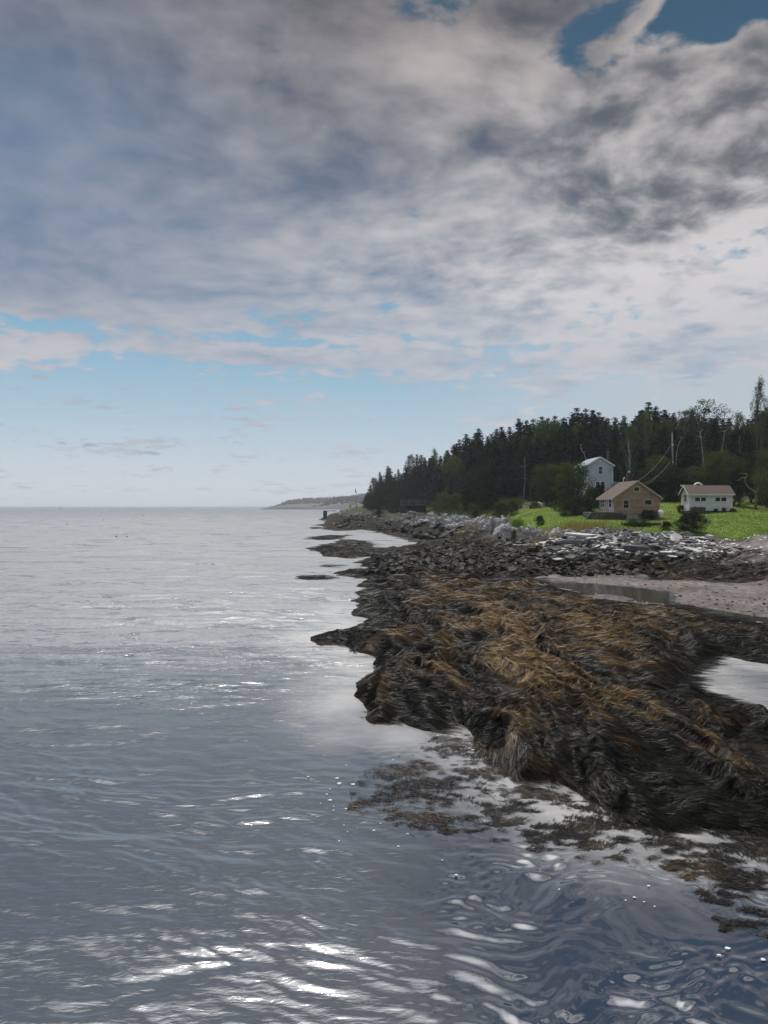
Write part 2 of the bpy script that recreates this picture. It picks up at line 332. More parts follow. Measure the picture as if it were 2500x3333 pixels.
for a in [(1045, 2075, .62), (1120, 2075, .5), (1300, 2150, .75), (1500, 2250, .75), (1240, 2290, .5), (1400, 2330, .45), (1700, 2400, .75), (1900, 2520, .65), (2100, 2620, .5), (2400, 2660, .4), (2500, 2450, .6), (2300, 2500, .65), (2200, 2350, .85), (1900, 2200, .95),
          (2100, 2100, .95), (2300, 2060, .8), (2500, 2110, .55), (1700, 2020, .95), (1500, 1950, .75), (1300, 1950, .6), (1230, 2050, .55), (1950, 2000, .8), (2150, 1990, .45), (1650, 1850, .75), (1400, 1840, .8), (1250, 1830, .6), (1650, 1940, .8), (1060, 1790, .5), (1200, 1790, .3),
          (1900, 1888, .15), (2100, 1890, .22), (2400, 1930, .3), (2500, 1980, .15), (2200, 1850, .5), (2500, 1850, .7), (2350, 1830, .8), (1400, 1765, .8), (1600, 1785, .9), (1750, 1795, .9), (3000, 2000, .3), (2900, 2500, .6), (2900, 2650, .3)]: c_px(*a)
for a in [(1700, 70, .8), (1850, 72, 1.0), (2000, 67, .8), (2300, 65, .9), (2500, 62, .8), (1900, 78, 2.0), (2100, 73, 1.9), (2300, 71, 1.8), (2500, 70, 1.9), (1640, 104, 3.7), (1850, 89, 3.45), (1950, 86, 3.4), (2040, 83, 3.3), (2150, 81, 3.2), (2250, 79, 3.1), (2500, 75, 3.2), (3000, 68, 3.3),
          (2050, 97, 4.2), (1950, 95, 4.15), (2150, 98, 4.3), (2300, 106, 4.95), (2500, 90, 4.2), (2350, 90, 4.1), (2220, 125, 7.0), (2200, 112, 5.6), (1760, 128, 5.5), (1700, 112, 4.5), (1850, 105, 4.6), (1900, 125, 6.0), (2500, 120, 5.9), (2000, 140, 6.9), (1850, 84, 2.4), (1780, 92, 2.8), (1680, 100, 2.6),
          (1820, 80, 1.4), (1500, 146, 1.4), (1300, 182, 1.1), (1500, 156, 4.3), (1300, 197, 3.8), (1400, 165, 1.3), (1400, 176, 4.2), (1600, 122, 1.6), (1600, 130, 4.2), (1650, 108, 2.2), (1100, 245, .8), (1150, 290, 1.3), (1090, 318, 1.6), (1120, 332, 4.0), (1160, 345, 5.6), (1200, 300, 2.2), (1080, 350, 2.5), (1250, 270, 1.8), (1350, 205, 2.3),
          (1250, 300, 4), (1350, 240, 5), (1500, 190, 6), (1650, 160, 6.5), (1850, 160, 7.5), (2200, 150, 8.8), (2500, 150, 9.5), (2500, 300, 22), (1800, 300, 16), (1400, 340, 8), (1250, 420, 6), (1180, 400, 5), (1250, 680, 8), (2500, 680, 30), (3400, 150, 9), (3400, 90, 4.5), (3400, 60, .8), (3400, 300, 20), (950, 400, -1), (1000, 330, -.5)]: c_d(*a)
CP = np.array(CP); CP[:, 2] = np.where((CP[:, 2] > 0) & (CP[:, 2] < 1.2) & (CP[:, 1] < 4.1), CP[:, 2]*.50, CP[:, 2])
def _feat(s, l): return s*3.0, l
def tps():
    u, v = _feat(CP[:, 0], CP[:, 1]); n = len(CP)
    K = np.hypot(u[:, None]-u, v[:, None]-v); A = np.zeros((n+3, n+3)); A[:n, :n] = K-np.eye(n)*.004
    P = np.stack([np.ones(n), u, v], 1); A[:n, n:] = P; A[n:, :n] = P.T
    return np.linalg.solve(A, np.concatenate([CP[:, 2], np.zeros(3)])), u, v
TW, TU, TV = tps()
def base_h(X, Y):
    s, l = _feat(X/Y, np.log(Y)); z = TW[-3]+TW[-2]*s+TW[-1]*l
    for i in range(len(TU)): z = z+TW[i]*np.hypot(s-TU[i], l-TV[i])
    return z
def masks(X, Y):
    dl = sdist(X, Y, land)
    for p in (rock_i, rock_j, rock_k): dl = np.maximum(dl, sdist(X, Y, p))
    for p in (pool_a, pool_b, pool_c): dl = np.minimum(dl, -sdist(X, Y, p))
    return dl
def terrain(X, Y):
    """height and zone masks of the shore"""
    dl = masks(X, Y); dl = dl+gn(X*1.1, Y*1.1, 5)*.13*np.clip(Y/20, .6, 3)+gn(X*.4, Y*.3, 8)*.01*Y
    z0 = base_h(X, Y); dlawn = sdist(X, Y, lawn); dmud = sdist(X, Y, mud)
    lawnm = sst(dlawn, -.6, .6); mudm = sst(dmud+gn(X*.5, Y*.3, 61)*1.5, -1.2, 1.2)*(1-lawnm)
    low = sst(2.0-z0, 0, .8)*(1-lawnm)
    sc = np.clip(Y/26, .75, 3.2)
    # long ridges of rock running away from the viewer, rounded by the weed on them
    wx = X+gn(X*.35, Y*.12, 21)*1.1+(Y-25)*.07; wy = Y+gn(X*.3, Y*.2, 22)*2
    r1 = 1-np.abs(gn(wx*.62, wy*.14, 30))*2.2; r2 = 1-np.abs(gn(wx*1.35, wy*.42, 31))*2.0; r3 = 1-np.abs(gn(wx*2.6+3, wy*1.5, 32))*2
    n0 = gn(X*.16, Y*.09, 33)
    rl = (np.sqrt(np.clip(r1, 0, 1))-.6)*.46+(np.sqrt(np.clip(r2, 0, 1))-.6)*.24+(np.sqrt(np.clip(r3, 0, 1))-.6)*.08+n0*.2+gn(X*5, Y*4, 34)*.03
    rlf = (np.sqrt(np.clip(1-np.abs(gn(X*.3, Y*.16, 41))*2.2, 0, 1))-.6)*.42+(np.sqrt(np.clip(1-np.abs(gn(X*.8, Y*.4, 42))*2.2, 0, 1))-.6)*.26+gn(X*1.4, Y*.8, 43)*.22
    far = sst(Y, 38, 60)
    z = z0+low*(1-mudm)*(rl*(1-far)+rlf*far)
    z = z+mudm*(gn(X*.5, Y*.35, 44)*.05+gn(X*2, Y*1.2, 45)*.02)
    # rough bank
    mid = sst(z0, 1.2, 1.9)*(1-lawnm)*sst(5.2-z0, 0, .8)*(1-.85*sst(sdist(X, Y, beach), -3, 1))*(1-.7*sst(X/Y, .47, .56))
    z = z+mid*(fbm(X*.35, Y*.35, 50, 4)*.55)
    z = z+lawnm*(gn(X*.12, Y*.12, 55)*.12+gn(X*.7, Y*.7, 56)*.02)
    z = z+(1-lawnm)*sst(z0, 4.5, 6.5)*fbm(X*.1, Y*.1, 57, 3)*.6
    w = .55*np.clip(Y/22, .8, 4)
    prof = 1-np.exp(-np.clip(dl, 0, None)/w)
    zz = np.where(dl > 0, np.maximum(z, .12+.05*gn(X*2, Y*2, 58))*prof+.02, -.5*(1-np.exp(dl/(.8*w))))
    zz = np.where(dl > 0, zz, np.minimum(zz, -.02))
    terrain.relief = low*(1-mudm)*(rl*(1-far)+rlf*far*.8)
    return zz, dl, z0, lawnm, mudm, low
# ------------------------------------------------------------------ terrain sheet (fan-shaped grid: fine near, coarse far)
TS = np.concatenate([np.arange(-.17, .53, .0016), .53+np.cumsum(np.linspace(.0022, .03, 62))])
TL = np.concatenate([np.arange(math.log(8.), math.log(230), .0042), np.arange(math.log(230), math.log(700), .02)])
gs, gl = np.meshgrid(TS, TL); GY = np.exp(gl); GX = gs*GY
GZ, GD, GZ0, GLAWN, GMUD, GLOW = terrain(GX, GY); GR = terrain.relief
sx_i = np.interp; _is = np.arange(len(TS)); _il = np.arange(len(TL))
def gsample(A, x, y):
    fs = np.interp(x/y, TS, _is); fl = np.interp(np.log(np.maximum(y, 1)), TL, _il)
    i = np.clip(fs.astype(int), 0, len(TS)-2); j = np.clip(fl.astype(int), 0, len(TL)-2); a = fs-i; b = fl-j
    return (A[j, i]*(1-a)+A[j, i+1]*a)*(1-b)+(A[j+1, i]*(1-a)+A[j+1, i+1]*a)*b
def hit(px, py, d0=30., d1=420.):
    D = np.exp(np.linspace(math.log(d0), math.log(d1), 900)); x = (px-1250)/2500*D; z = HC+(1646-py)/2500*D
    k = np.nonzero(gsample(GZ, x, D) >= z)[0]; i = k[0] if len(k) else len(D)-1; return float(x[i]), float(D[i]), float(z[i])
def H(x, y): return float(gsample(GZ, np.array([float(x)]), np.array([float(y)]))[0])
def gcol():
    X, Y = GX, GY; n = fbm(X*.35, Y*.25, 70, 4); nf = gn(X*3, Y*2, 75)
    def c(*a): return np.array(a)
    weed = c(.013, .011, .008)+np.clip(n*.5+.2, 0, 1)[..., None]*c(.022, .014, .005)*1.0
    mudc = c(.128, .112, .103)*(1+.35*np.clip(n, -1, 1)+.2*nf)[..., None]
    rock = c(.065, .061, .058)*(1+.5*np.clip(fbm(X*.8, Y*.8, 77, 3), -1, 1))[..., None]
    dry = c(.19, .15, .085)*(1+.3*n)[..., None]
    scrub = c(.045, .060, .022)*(1+.5*n)[..., None]
    floor = c(.024, .024, .016)*(1+.4*n)[..., None]
    grass = c(.105, .150, .026)*(1+.22*np.clip(fbm(X*.25, Y*.25, 79, 3), -1, 1)+.1*nf)[..., None]
    z = GZ0; out = weed
    k = lambda a: a[..., None]
    db = sdist(X, Y, beach)
    stone = sst(z-.5*sst(Y, 95, 120)+fbm(X*.5, Y*.4, 81, 3)*.5, 1.5, 2.1)*(1-.75*sst(Y, 180, 215)); out = out*(1-k(stone))+rock*k(stone)
    b = sst(db+n*2, -1, 1)*(1-GLAWN); out = out*(1-k(b))+(mudc*1.15)*k(b)
    s3 = sst(z+n*.6, 3.6, 4.4)*sst(-(X/Y), -.22, -.17)+sst(z+n*.6, 4.6, 5.2)+sst(z+n, 2.6, 3.6)*sst(Y, 190, 220); s3 = np.clip(s3, 0, 1); out = out*(1-k(s3))+scrub*k(s3)
    s4 = sst(z+n*.8, 6.0, 6.8)*sst(Y, 125, 140); out = out*(1-k(s4))+floor*k(s4)
    out = out*(1-k(GLAWN))+grass*k(GLAWN); out = out*(1-k(GMUD))+mudc*k(GMUD)
    uw = sst(-GD, 0, .3); out = out*(1-k(uw))+c(.06, .05, .035)*k(uw)
    return np.clip(out, .004, .8)
m, q, b, o = new_mat('shore_ground'); at_ = q.new('ShaderNodeAttribute', attribute_name='tint')
pos = q.new('ShaderNodeNewGeometry').outputs['Position']
n = q.noise(pos, 1.6, 8, .65); nn = q.noise(pos, 9, 6, .7)
c = q.mix(1.0, at_.outputs['Color'], q.ramp(n, [(.3, .55), (.7, 1.5)]), 'MULTIPLY'); c = q.mix(1.0, c, q.ramp(nn, [(.3, .6), (.7, 1.4)]), 'MULTIPLY')
q.put(b.inputs['Base Color'], c); b.inputs['Roughness'].default_value = .85; b.inputs['Specular IOR Level'].default_value = .08
bump(q, b, q.m('ADD', n, q.m('MULTIPLY', nn, .6)), .7, .12); M['ground'] = m
# split: one sheet, one structure
g = mesh_np('ground', np.stack([GX, GY, GZ], -1).reshape(-1, 3), grid_faces(*GX.shape), M['ground'], True, cols={'tint': gcol().reshape(-1, 3)})
tag(g, kind='structure')

# ------------------------------------------------------------------ water
WS = np.concatenate([-np.cumsum(np.linspace(.03, .0025, 60))[::-1]*.9-.56, np.arange(-.56, .56, .0019), .56+np.cumsum(np.linspace(.0025, .03, 60))*.9])
WS = np.sort(WS)
WL = np.concatenate([np.arange(math.log(3.5), math.log(140), .0036), np.arange(math.log(140), math.log(900), .010), np.arange(math.log(900), math.log(7500), .06)])
ws, wl = np.meshgrid(WS, WL); WY = np.exp(wl); WX = ws*WY
spac = (WY*.0040).astype(np.float32)
# distance to shore for calming the chop
lc = 4
wd = np.zeros(WX.shape); sub = masks(WX[::lc, ::lc], WY[::lc, ::lc])
ii = np.arange(WX.shape[0])/lc; jj = np.arange(WX.shape[1])/lc
i0 = np.clip(ii.astype(int), 0, sub.shape[0]-2); j0 = np.clip(jj.astype(int), 0, sub.shape[1]-2); a = (ii-i0)[:, None]; bq = (jj-j0)[None]
wd = (sub[i0][:, j0]*(1-a)+sub[i0+1][:, j0]*a)*(1-bq)+(sub[i0][:, j0+1]*(1-a)+sub[i0+1][:, j0+1]*a)*bq
cz = [px2w(*p) for p in [(1180, 2420), (1330, 2640), (1300, 2900), (1500, 3500), (3500, 3500), (3500, 2500), (1500, 2300)]]
calm = sst(sdist(WX, WY, cz)+gn(WX*.5, WY*.5, 90)*.4, -1.2, 1.2)
near = sst(wd, -2.5, 0)*sst(WY, 60, 25)
chop = np.clip((1-.93*calm)*(1-.55*near), 0, 1)
wind = 1+.75*np.clip(fbm(WX*.045+WY*.01, WY*.13, 91, 3)*1.3, -.75, .9)          # cat's paws
def waves(X, Y, comps, sp_):
    Z = np.zeros(X.shape, np.float32); X = X.astype(np.float32); Y = Y.astype(np.float32)
    for lam, sl, th, ph in comps:
        k = 2*PI/lam; att = np.clip((lam/sp_-2.2)/3, 0, 1).astype(np.float32)
        Z += att*np.float32(sl/k)*np.cos(np.float32(k*math.cos(th))*X+np.float32(k*math.sin(th))*Y+np.float32(ph))
    return Z
wxx = WX+gn(WX*.22, WY*.22, 95)*1.1+gn(WX*.9, WY*.9, 96)*.18; wyy = WY+gn(WX*.2, WY*.2, 97)*1.0+gn(WX*.8, WY*.8, 98)*.18
rw = np.random.default_rng(3); comps = []; NW = 64
for i in range(NW):
    lam = .10*(6/.10)**((i+rw.random())/NW); sl = .034*(1.0 if lam < .5 else (.5/lam)**.6)
    th = R(-90-16)+rw.normal()*R(17 if lam > 1 else 21); comps.append((lam, sl, th, rw.random()*6.28))
WZ = waves(wxx, wyy, comps, spac)*chop*wind*(.60+.50*sst(WY, 20, 42))
# sharpen crests
WZ = WZ+np.clip(WZ, 0, None)**2*3.0
comps2 = [(.12*(.9/.12)**((i+rw.random())/26), .019, R(-62)+rw.normal()*R(36), rw.random()*6.28) for i in range(26)]
rng3 = np.random.default_rng(8)
comps3 = [(.13*(.75/.13)**((i+rng3.random())/24), .018, R(-90-15)+rng3.normal()*R(14), rng3.random()*6.28) for i in range(24)]
WZ = WZ+waves(wxx, wyy, comps3, spac)*chop*(1-sst(WY, 22, 40))*np.clip(1+.9*fbm(WX*.25, WY*.5, 191, 3), .25, 1.8)
wx2 = WX+gn(WX*.7, WY*.7, 195)*.5; wy2 = WY+gn(WX*.7, WY*.7, 197)*.5
WZ = WZ+waves(wx2, wy2, comps2, spac)*calm*1.7*(.35+.65*sst(-wd, .2, 2.5))*np.clip(.9+1.3*gn(WX*.6, WY*.6, 99), .2, 1.6)
sw = [(11, .012, R(-98), 1.), (17, .010, R(-86), 4.), (7, .012, R(-104), 2.)]
WZ = WZ+waves(wxx, wyy, sw, spac)*(1-near)*(1-calm)
WZ = WZ*(1-.8*sst(wd, -.6, .1))
m, q, b, o = new_mat('sea_water'); pos = q.new('ShaderNodeNewGeometry').outputs['Position']
sh = q.new('ShaderNodeAttribute', attribute_name='shallow_sheen').outputs['Color']; sx3 = q.new('ShaderNodeSeparateXYZ'); q.put(sx3.inputs[0], sh)
c = q.mix(sx3.outputs[0], q.mix(sx3.outputs[2], q.mix(sx3.outputs[1], (.050, .060, .072), (.024, .034, .052)), (.030, .028, .022)), (.34, .33, .32)); q.put(b.inputs['Base Color'], c)  # shallows whitened in colour for the bright reflection, over pale silt
b.inputs['Roughness'].default_value = .06; b.inputs['IOR'].default_value = 2.1
# fine ripples, finer than the mesh carries; longer ones only far out
d = q.new('ShaderNodeVectorMath', operation='LENGTH'); q.put(d.inputs[0], pos); dist = d.outputs['Value']
v1 = q.vm('MULTIPLY', pos, (1.2, 3.4, 1)); v2 = q.vm('MULTIPLY', pos, (.35, 1.1, 1))
h = q.m('ADD', q.m('MULTIPLY', q.noise(v1, 3.0, 3, .55, .4), q.sstep(dist, 15, 45, .15, .9)), q.m('MULTIPLY', q.noise(v2, 1.0, 4, .6, .4), q.sstep(dist, 30, 160, 0, 4.5)))
h = q.m('MULTIPLY', h, q.m('SUBTRACT', 1, q.m('MULTIPLY', sx3.outputs[1], .93)))
bump(q, b, h, .55, .12); M['water'] = m
rough = q.ramp(q.m('DIVIDE', dist, 1600), [(0, .13), (.0070, .14), (.0105, .17), (.0135, .25), (.022, .45), (.04, .58), (.12, .60), (.3, .44), (.7, .30), (1, .26)])
st1 = q.noise(q.vm('MULTIPLY', pos, (.55, 2.6, 1)), 1.0, 5, .62, .5); st2 = q.noise(q.vm('MULTIPLY', pos, (.10, .42, 1)), 1.0, 4, .6, .5)
str_ = q.m('ADD', q.m('MULTIPLY', q.sstep(st1, .50, .64), q.sstep(dist, 150, 60, 0, .55)), q.m('MULTIPLY', q.sstep(st2, .50, .62), q.sstep(dist, 60, 140, .25, .6)))
rough = q.m('MULTIPLY', rough, q.m('SUBTRACT', 1, q.m('MULTIPLY', str_, q.sstep(dist, 14, 30)))); q.put(b.inputs['Roughness'], q.m('MULTIPLY', rough, q.m('SUBTRACT', 1, q.m('MAXIMUM', q.m('MULTIPLY', sx3.outputs[1], .75), q.m('MULTIPLY', sx3.outputs[2], .93)))))
shal_sheen = sst(wd, -3.2, -.1)*sst(WY, 60, 25)*(.55+.45*fbm(WX*.5, WY*.5, 101, 3)+.25)
pool = np.maximum(sst(sdist(WX, WY, pool_b), -1.2, -.3), sst(sdist(WX, WY, pool_c), -1.2, -.3)); calm = np.maximum(calm, pool); WZ = WZ*(1-pool*.97); w_z = WZ
wc = np.stack([np.clip(shal_sheen, 0, 1)*(1-pool), np.clip(calm, 0, 1), pool], -1).reshape(-1, 3)
w = mesh_np('water', np.stack([WX, WY, WZ], -1).reshape(-1, 3), grid_faces(*WX.shape), M['water'], True, cols={'shallow_sheen': wc})
tag(w, kind='structure')

# ------------------------------------------------------------------ ribbons: weed fronds, grass
def ribbons(name, P, Wd, mat, tone, tint=None, **tg):
    """P (n,k,3) centre lines, Wd (n,k,3) half-width vectors"""
    n, k, _ = P.shape; V = np.stack([P-Wd, P+Wd], 2).reshape(n*k*2, 3)
    base = (np.arange(n)*k*2)[:, None]+(np.arange(k-1)*2)[None]; F = np.stack([base, base+1, base+3, base+2], -1).reshape(-1, 4)
    cols = {'tone': np.repeat(tone, k*2)[:, None]*np.ones(3)}
    if tint is not None: cols['tint'] = np.repeat(tint, k*2, axis=0)
    o = mesh_np(name, V, F, mat, True, cols=cols); return tag(o, **tg)
m, q, b, o = new_mat('rockweed_fronds'); at_ = q.new('ShaderNodeAttribute', attribute_name='tint').outputs['Color']
q.put(b.inputs['Base Color'], at_); b.inputs['Roughness'].default_value = .40; b.inputs['Specular IOR Level'].default_value = .12; M['weed'] = m
gx_ = gsample
GRy, GRx = np.gradient(GZ)  # per index; convert to world slopes
dS = np.gradient(TS)[None, :]; dL = np.gradient(TL)[:, None]
DX = GRx/(dS*GY); DY = (GRy/(dL) - GRx/dS*gs*0 )/GY - gs*DX   # dz/dy at fixed x
def weed_color(x, y, z0n, rnd):
    n1_ = fbm(x*.5+3, y*.2, 120, 4)*.75+.7*gn(x*2.2, y*1.1, 126); wet = sst(z0n, .15, .95)
    s_ = x/y; up = np.exp(-((s_-.22)/.17)**2)*.55*sst(y, 16, 24)+.1
    rel = gsample(GR, x, y); edge = sst(gsample(GD, x, y), .6, 4.5)
    g_ = np.clip(sst(n1_*.75+up+wet*.25+edge*.5+rel*1.5-.74, -.15, .70), 0, 1)*(.15+.95*rnd)
    dark = np.array([.011, .010, .008]); gold = np.array([.32, .205, .090]); mid = np.array([.085, .054, .024])
    g_ = g_[:, None]; c = dark*(1-np.clip(g_*2, 0, 1))+mid*np.clip(g_*2, 0, 1); c = c*(1-np.clip(g_*2-1, 0, 1))+gold*np.clip(g_*2-1, 0, 1)
    grey = (rnd > .985)[:, None]*np.array([.13, .125, .12]); return c*(.6+.8*RNG.random((len(x), 1)))+grey  # a few strands tinted grey as a painted pale sheen
def lay_fronds(nlock, per, smin, smax, ymin, ymax, k=6, seed=0):
    """fronds hang together in wavy locks that follow the fall of the ledge"""
    r = np.random.default_rng(seed); s = r.uniform(smin, smax, nlock); y = 1/r.uniform(1/ymax, 1/ymin, nlock); x = s*y
    d_ = gsample(GD, x, y); low_ = gsample(GLOW, x, y); mu = gsample(GMUD, x, y); z_ = gsample(GZ, x, y)
    keep = (d_ > .05) & (low_ > .35) & (mu < .5+.5*r.random(nlock)) & (z_ > .02); x, y = x[keep], y[keep]; nl = len(x)
    sc = np.clip(y/22, .7, 3.6); step = .115*sc*r.uniform(.6, 1.5, nl); ang0 = gn(x*.4, y*.3, 140)*1.5+gn(x*1.3, y*.9, 141)*.7
    ph = r.normal(0, .30, nl); fr = r.uniform(.9, 1.8, nl); p0 = r.random(nl)*6.28; lx = np.zeros((nl, k)); ly = lx.copy(); la = lx.copy(); px_, py_ = x.copy(), y.copy()
    for i in range(k):
        gxs = gsample(DX, px_, py_); gys = gsample(DY, px_, py_); gm = np.hypot(gxs, gys)+1e-6
        fx = -gxs/gm*np.minimum(gm*1.3, 1.1)+np.cos(ang0)*.8+.40; fy = -gys/gm*np.minimum(gm*.8, .7)+np.sin(ang0)*.35-.15
        a = np.arctan2(fy, fx)+ph*np.sin(i*fr+p0); lx[:, i] = px_; ly[:, i] = py_; la[:, i] = a; px_ = px_+np.cos(a)*step; py_ = py_+np.sin(a)*step
    n = nl*per; L_ = np.repeat(np.arange(nl), per); sc2 = sc[L_]; off = r.normal(0, .055, n)*sc2; along = r.uniform(-.1, .1, n)*sc2; conv = r.uniform(.2, .7, n); arch = (r.uniform(.004, .018, nl)*sc)[L_]+r.uniform(-.003, .012, n)*sc2
    P = np.zeros((n, k, 3)); Wv = np.zeros((n, k, 3)); wid = .0042*sc2*r.uniform(.6, 1.6, n); roll = r.normal(0, .5, n); wob = r.normal(0, .012, (n, 2))*sc2[:, None]
    for i in range(k):
        q_ = i/(k-1); a = la[L_, i]; o_ = off*(1-conv*q_)+wob[:, 0]*math.sin(i*1.9)+wob[:, 1]*math.cos(i*2.7)
        X = lx[L_, i]-np.sin(a)*o_+np.cos(a)*along; Y = ly[L_, i]+np.cos(a)*o_+np.sin(a)*along
        P[:, i, 0] = X; P[:, i, 1] = Y; P[:, i, 2] = np.maximum(gsample(GZ, X, Y), 0)+.007*sc2+arch*math.sin(PI*q_)*(1.2-np.abs(o_)/(.11*sc2)).clip(.2)
        tw = wid*(1-.75*q_**2); Wv[:, i, 0] = -np.sin(a)*tw*np.cos(roll); Wv[:, i, 1] = np.cos(a)*tw*np.cos(roll); Wv[:, i, 2] = np.sin(roll)*tw
    return P, Wv, P[:, 0, 0], P[:, 0, 1], r.random(nl)[L_]
P, Wv, fx, fy, lr = lay_fronds(72000, 9, -.10, .62, 11.5, 62, seed=11)
rr = np.clip(lr*.75+RNG.random(len(fx))*.35-.03, 0, 1); tint = weed_color(fx, fy, gsample(GZ, fx, fy), rr)
ribbons('rockweed', P, Wv, M['weed'], rr, tint, label='long brown and golden rockweed draped over the low tide ledge', cat='seaweed', kind='stuff')
P, Wv, fx, fy, lr = lay_fronds(16000, 5, -.12, .56, 60, 260, k=4, seed=12)
rr = RNG.random(len(fx)); tint = weed_color(fx, fy, gsample(GZ, fx, fy), rr)*.34
ribbons('rockweed', P, Wv, M['weed'], rr, tint, label='dark brown rockweed on the far shore below the grey outcrops', cat='seaweed', kind='stuff')
# weed afloat at the edge of the ledge
def float_weed(n, seed):
    r = np.random.default_rng(seed); s = r.uniform(-.05, .56, n); y = 1/r.uniform(1/24., 1/10.5, n); x = s*y
    fz = [px2w(*p) for p in [(1150, 2590), (1330, 2440), (1460, 2400), (1560, 2440), (1700, 2560), (1900, 2610), (2040, 2700), (2500, 2700), (2900, 2720), (2900, 3200), (2500, 3090), (2360, 2900), (2150, 2850), (1900, 2760), (1600, 2720), (1350, 2690), (1160, 2620)]]
    d_ = sdist(x, y, fz); dl = gsample(GD, x, y)
    nz = fbm(x*.8+2, y*1.3, 150, 3, .6)*.8+.75*gn(x*3.2, y*5.5, 155)+.35*gn(x*8, y*13, 156)
    clump = nz*1.15+np.clip(d_, -.6, .5)*.55-.06+np.exp(-np.clip(-dl, 0, 9)/.35)*.35
    keep = (dl < .1) & (clump > r.uniform(.05, .55, n)) & (d_ > -.5); x, y = x[keep], y[keep]; n = len(x); k = 4
    a = gn(x*.4, y*.5, 160)*1.6+gn(x*1.5, y*1.6, 161)*.9+r.normal(0, .45, n)+.15; ln = r.uniform(.025, .075, n); P = np.zeros((n, k, 3)); Wv = P.copy(); w_ = r.uniform(.003, .0085, n)
    zz = r.uniform(.006, .02, n)
    for i in range(k):
        P[:, i, 0] = x; P[:, i, 1] = y; P[:, i, 2] = zz+.004*math.sin(PI*i/3); aa = a+.35*math.sin(i*2.)*r.normal(0, 1, n)
        x = x+np.cos(aa)*ln; y = y+np.sin(aa)*ln; tw = w_*(1-.5*i/3); Wv[:, i, 0] = -np.sin(aa)*tw; Wv[:, i, 1] = np.cos(aa)*tw; Wv[:, i, 2] = r.normal(0, .3, n)*tw
    return P, Wv, x, y
P, Wv, fx, fy = float_weed(170000, 5); rr = RNG.random(len(fx)); gg = sst(fbm(fx*.7, fy*.9, 170, 3)+(rr-.5)*.5, 0, .7)[:, None]
tint = (np.array([.012, .010, .008])*(1-gg)+np.array([.050, .034, .018])*gg)*(.35+RNG.random((len(fx), 1)))
ribbons('floating_weed', P, Wv, M['weed'], rr, tint, label='loose brown weed floating in tangled mats off the ledge', cat='seaweed', kind='stuff')
# foam
r = np.random.default_rng(9); mb = MB()
def fleck(x, y, a, b_):
    n = 7; ph = r.random()*6.28; z = .022; mb.add([(x+math.cos(ph+i*6.283/n)*a*r.uniform(.6, 1.2), y+math.sin(ph+i*6.283/n)*b_*r.uniform(.6, 1.2), z) for i in range(n)]+[(x, y, z+.002)], [(i, (i+1) % n, n) for i in range(n)])
for k in range(16):
    cx, cy = [(1130, 2560), (1170, 2500), (1080, 2650), (1200, 2720), (1100, 2330)][k % 5]; X, Y = px2w(cx+r.normal()*70, cy+r.normal()*55); fleck(X, Y, r.uniform(.008, .028), r.uniform(.008, .03))
for px_, py_, s_ in [(1217, 2710, .04), (1126, 2639, .03), (1297, 2762, .03), (1328, 2721, .02), (1238, 2687, .02), (1486, 2856, .03), (1440, 2808, .02), (1103, 2555, .06), (1150, 2558, .06), (1002, 2533, .04), (1098, 2538, .05), (1075, 2610, .05),
   (2115, 2892, .03), (2068, 2930, .03), (2100, 2945, .02), (2135, 2960, .02), (2345, 3120, .03), (2375, 3098, .04), (2490, 3135, .04), (1825, 2904, .03), (2040, 2940, .02), (1440, 2380, .06), (1425, 2398, .05), (1540, 2445, .05), (1528, 2440, .04)]:
    X, Y = px2w(px_, py_); fleck(X, Y, s_, s_*.8)
mfo, q, b, o = new_mat('foam'); b.inputs['Base Color'].default_value = (.5, .51, .52, 1); b.inputs['Roughness'].default_value = .8
tag(mb.build('foam', mfo), 'white flecks of foam floating near the weed', 'foam', kind='stuff')
# ------------------------------------------------------------------ trees
def leaves_mesh(name, C, size, mat, parent, seed, flat=.0, tone=None):
    """small leaf faces at centres C (n,3)"""
    r = np.random.default_rng(seed); n = len(C); size = np.broadcast_to(size, (n,)) if np.ndim(size) else np.full(n, size)
    a = r.normal(size=(n, 3)); a[:, 2] *= (1-flat); a /= np.linalg.norm(a, axis=1)[:, None]
    b_ = r.normal(size=(n, 3)); b_[:, 2] *= (1-flat); b_ -= a*(a*b_).sum(1)[:, None]; b_ /= np.linalg.norm(b_, axis=1)[:, None]+1e-9
    sa = (size*r.uniform(.6, 1.3, n))[:, None]; sb = sa*.62; V = np.stack([C-a*sa*.5, C+b_*sb*.5, C+a*sa*.5, C-b_*sb*.5], 1).reshape(-1, 3)
    F = np.arange(n*4).reshape(-1, 4); tn = r.random(n) if tone is None else np.clip(tone+r.normal(0, .12, n), 0, 1)
    return mesh_np(name, V, F, mat, False, parent, cols={'tone': np.repeat(tn, 4)[:, None]*np.ones(3)})
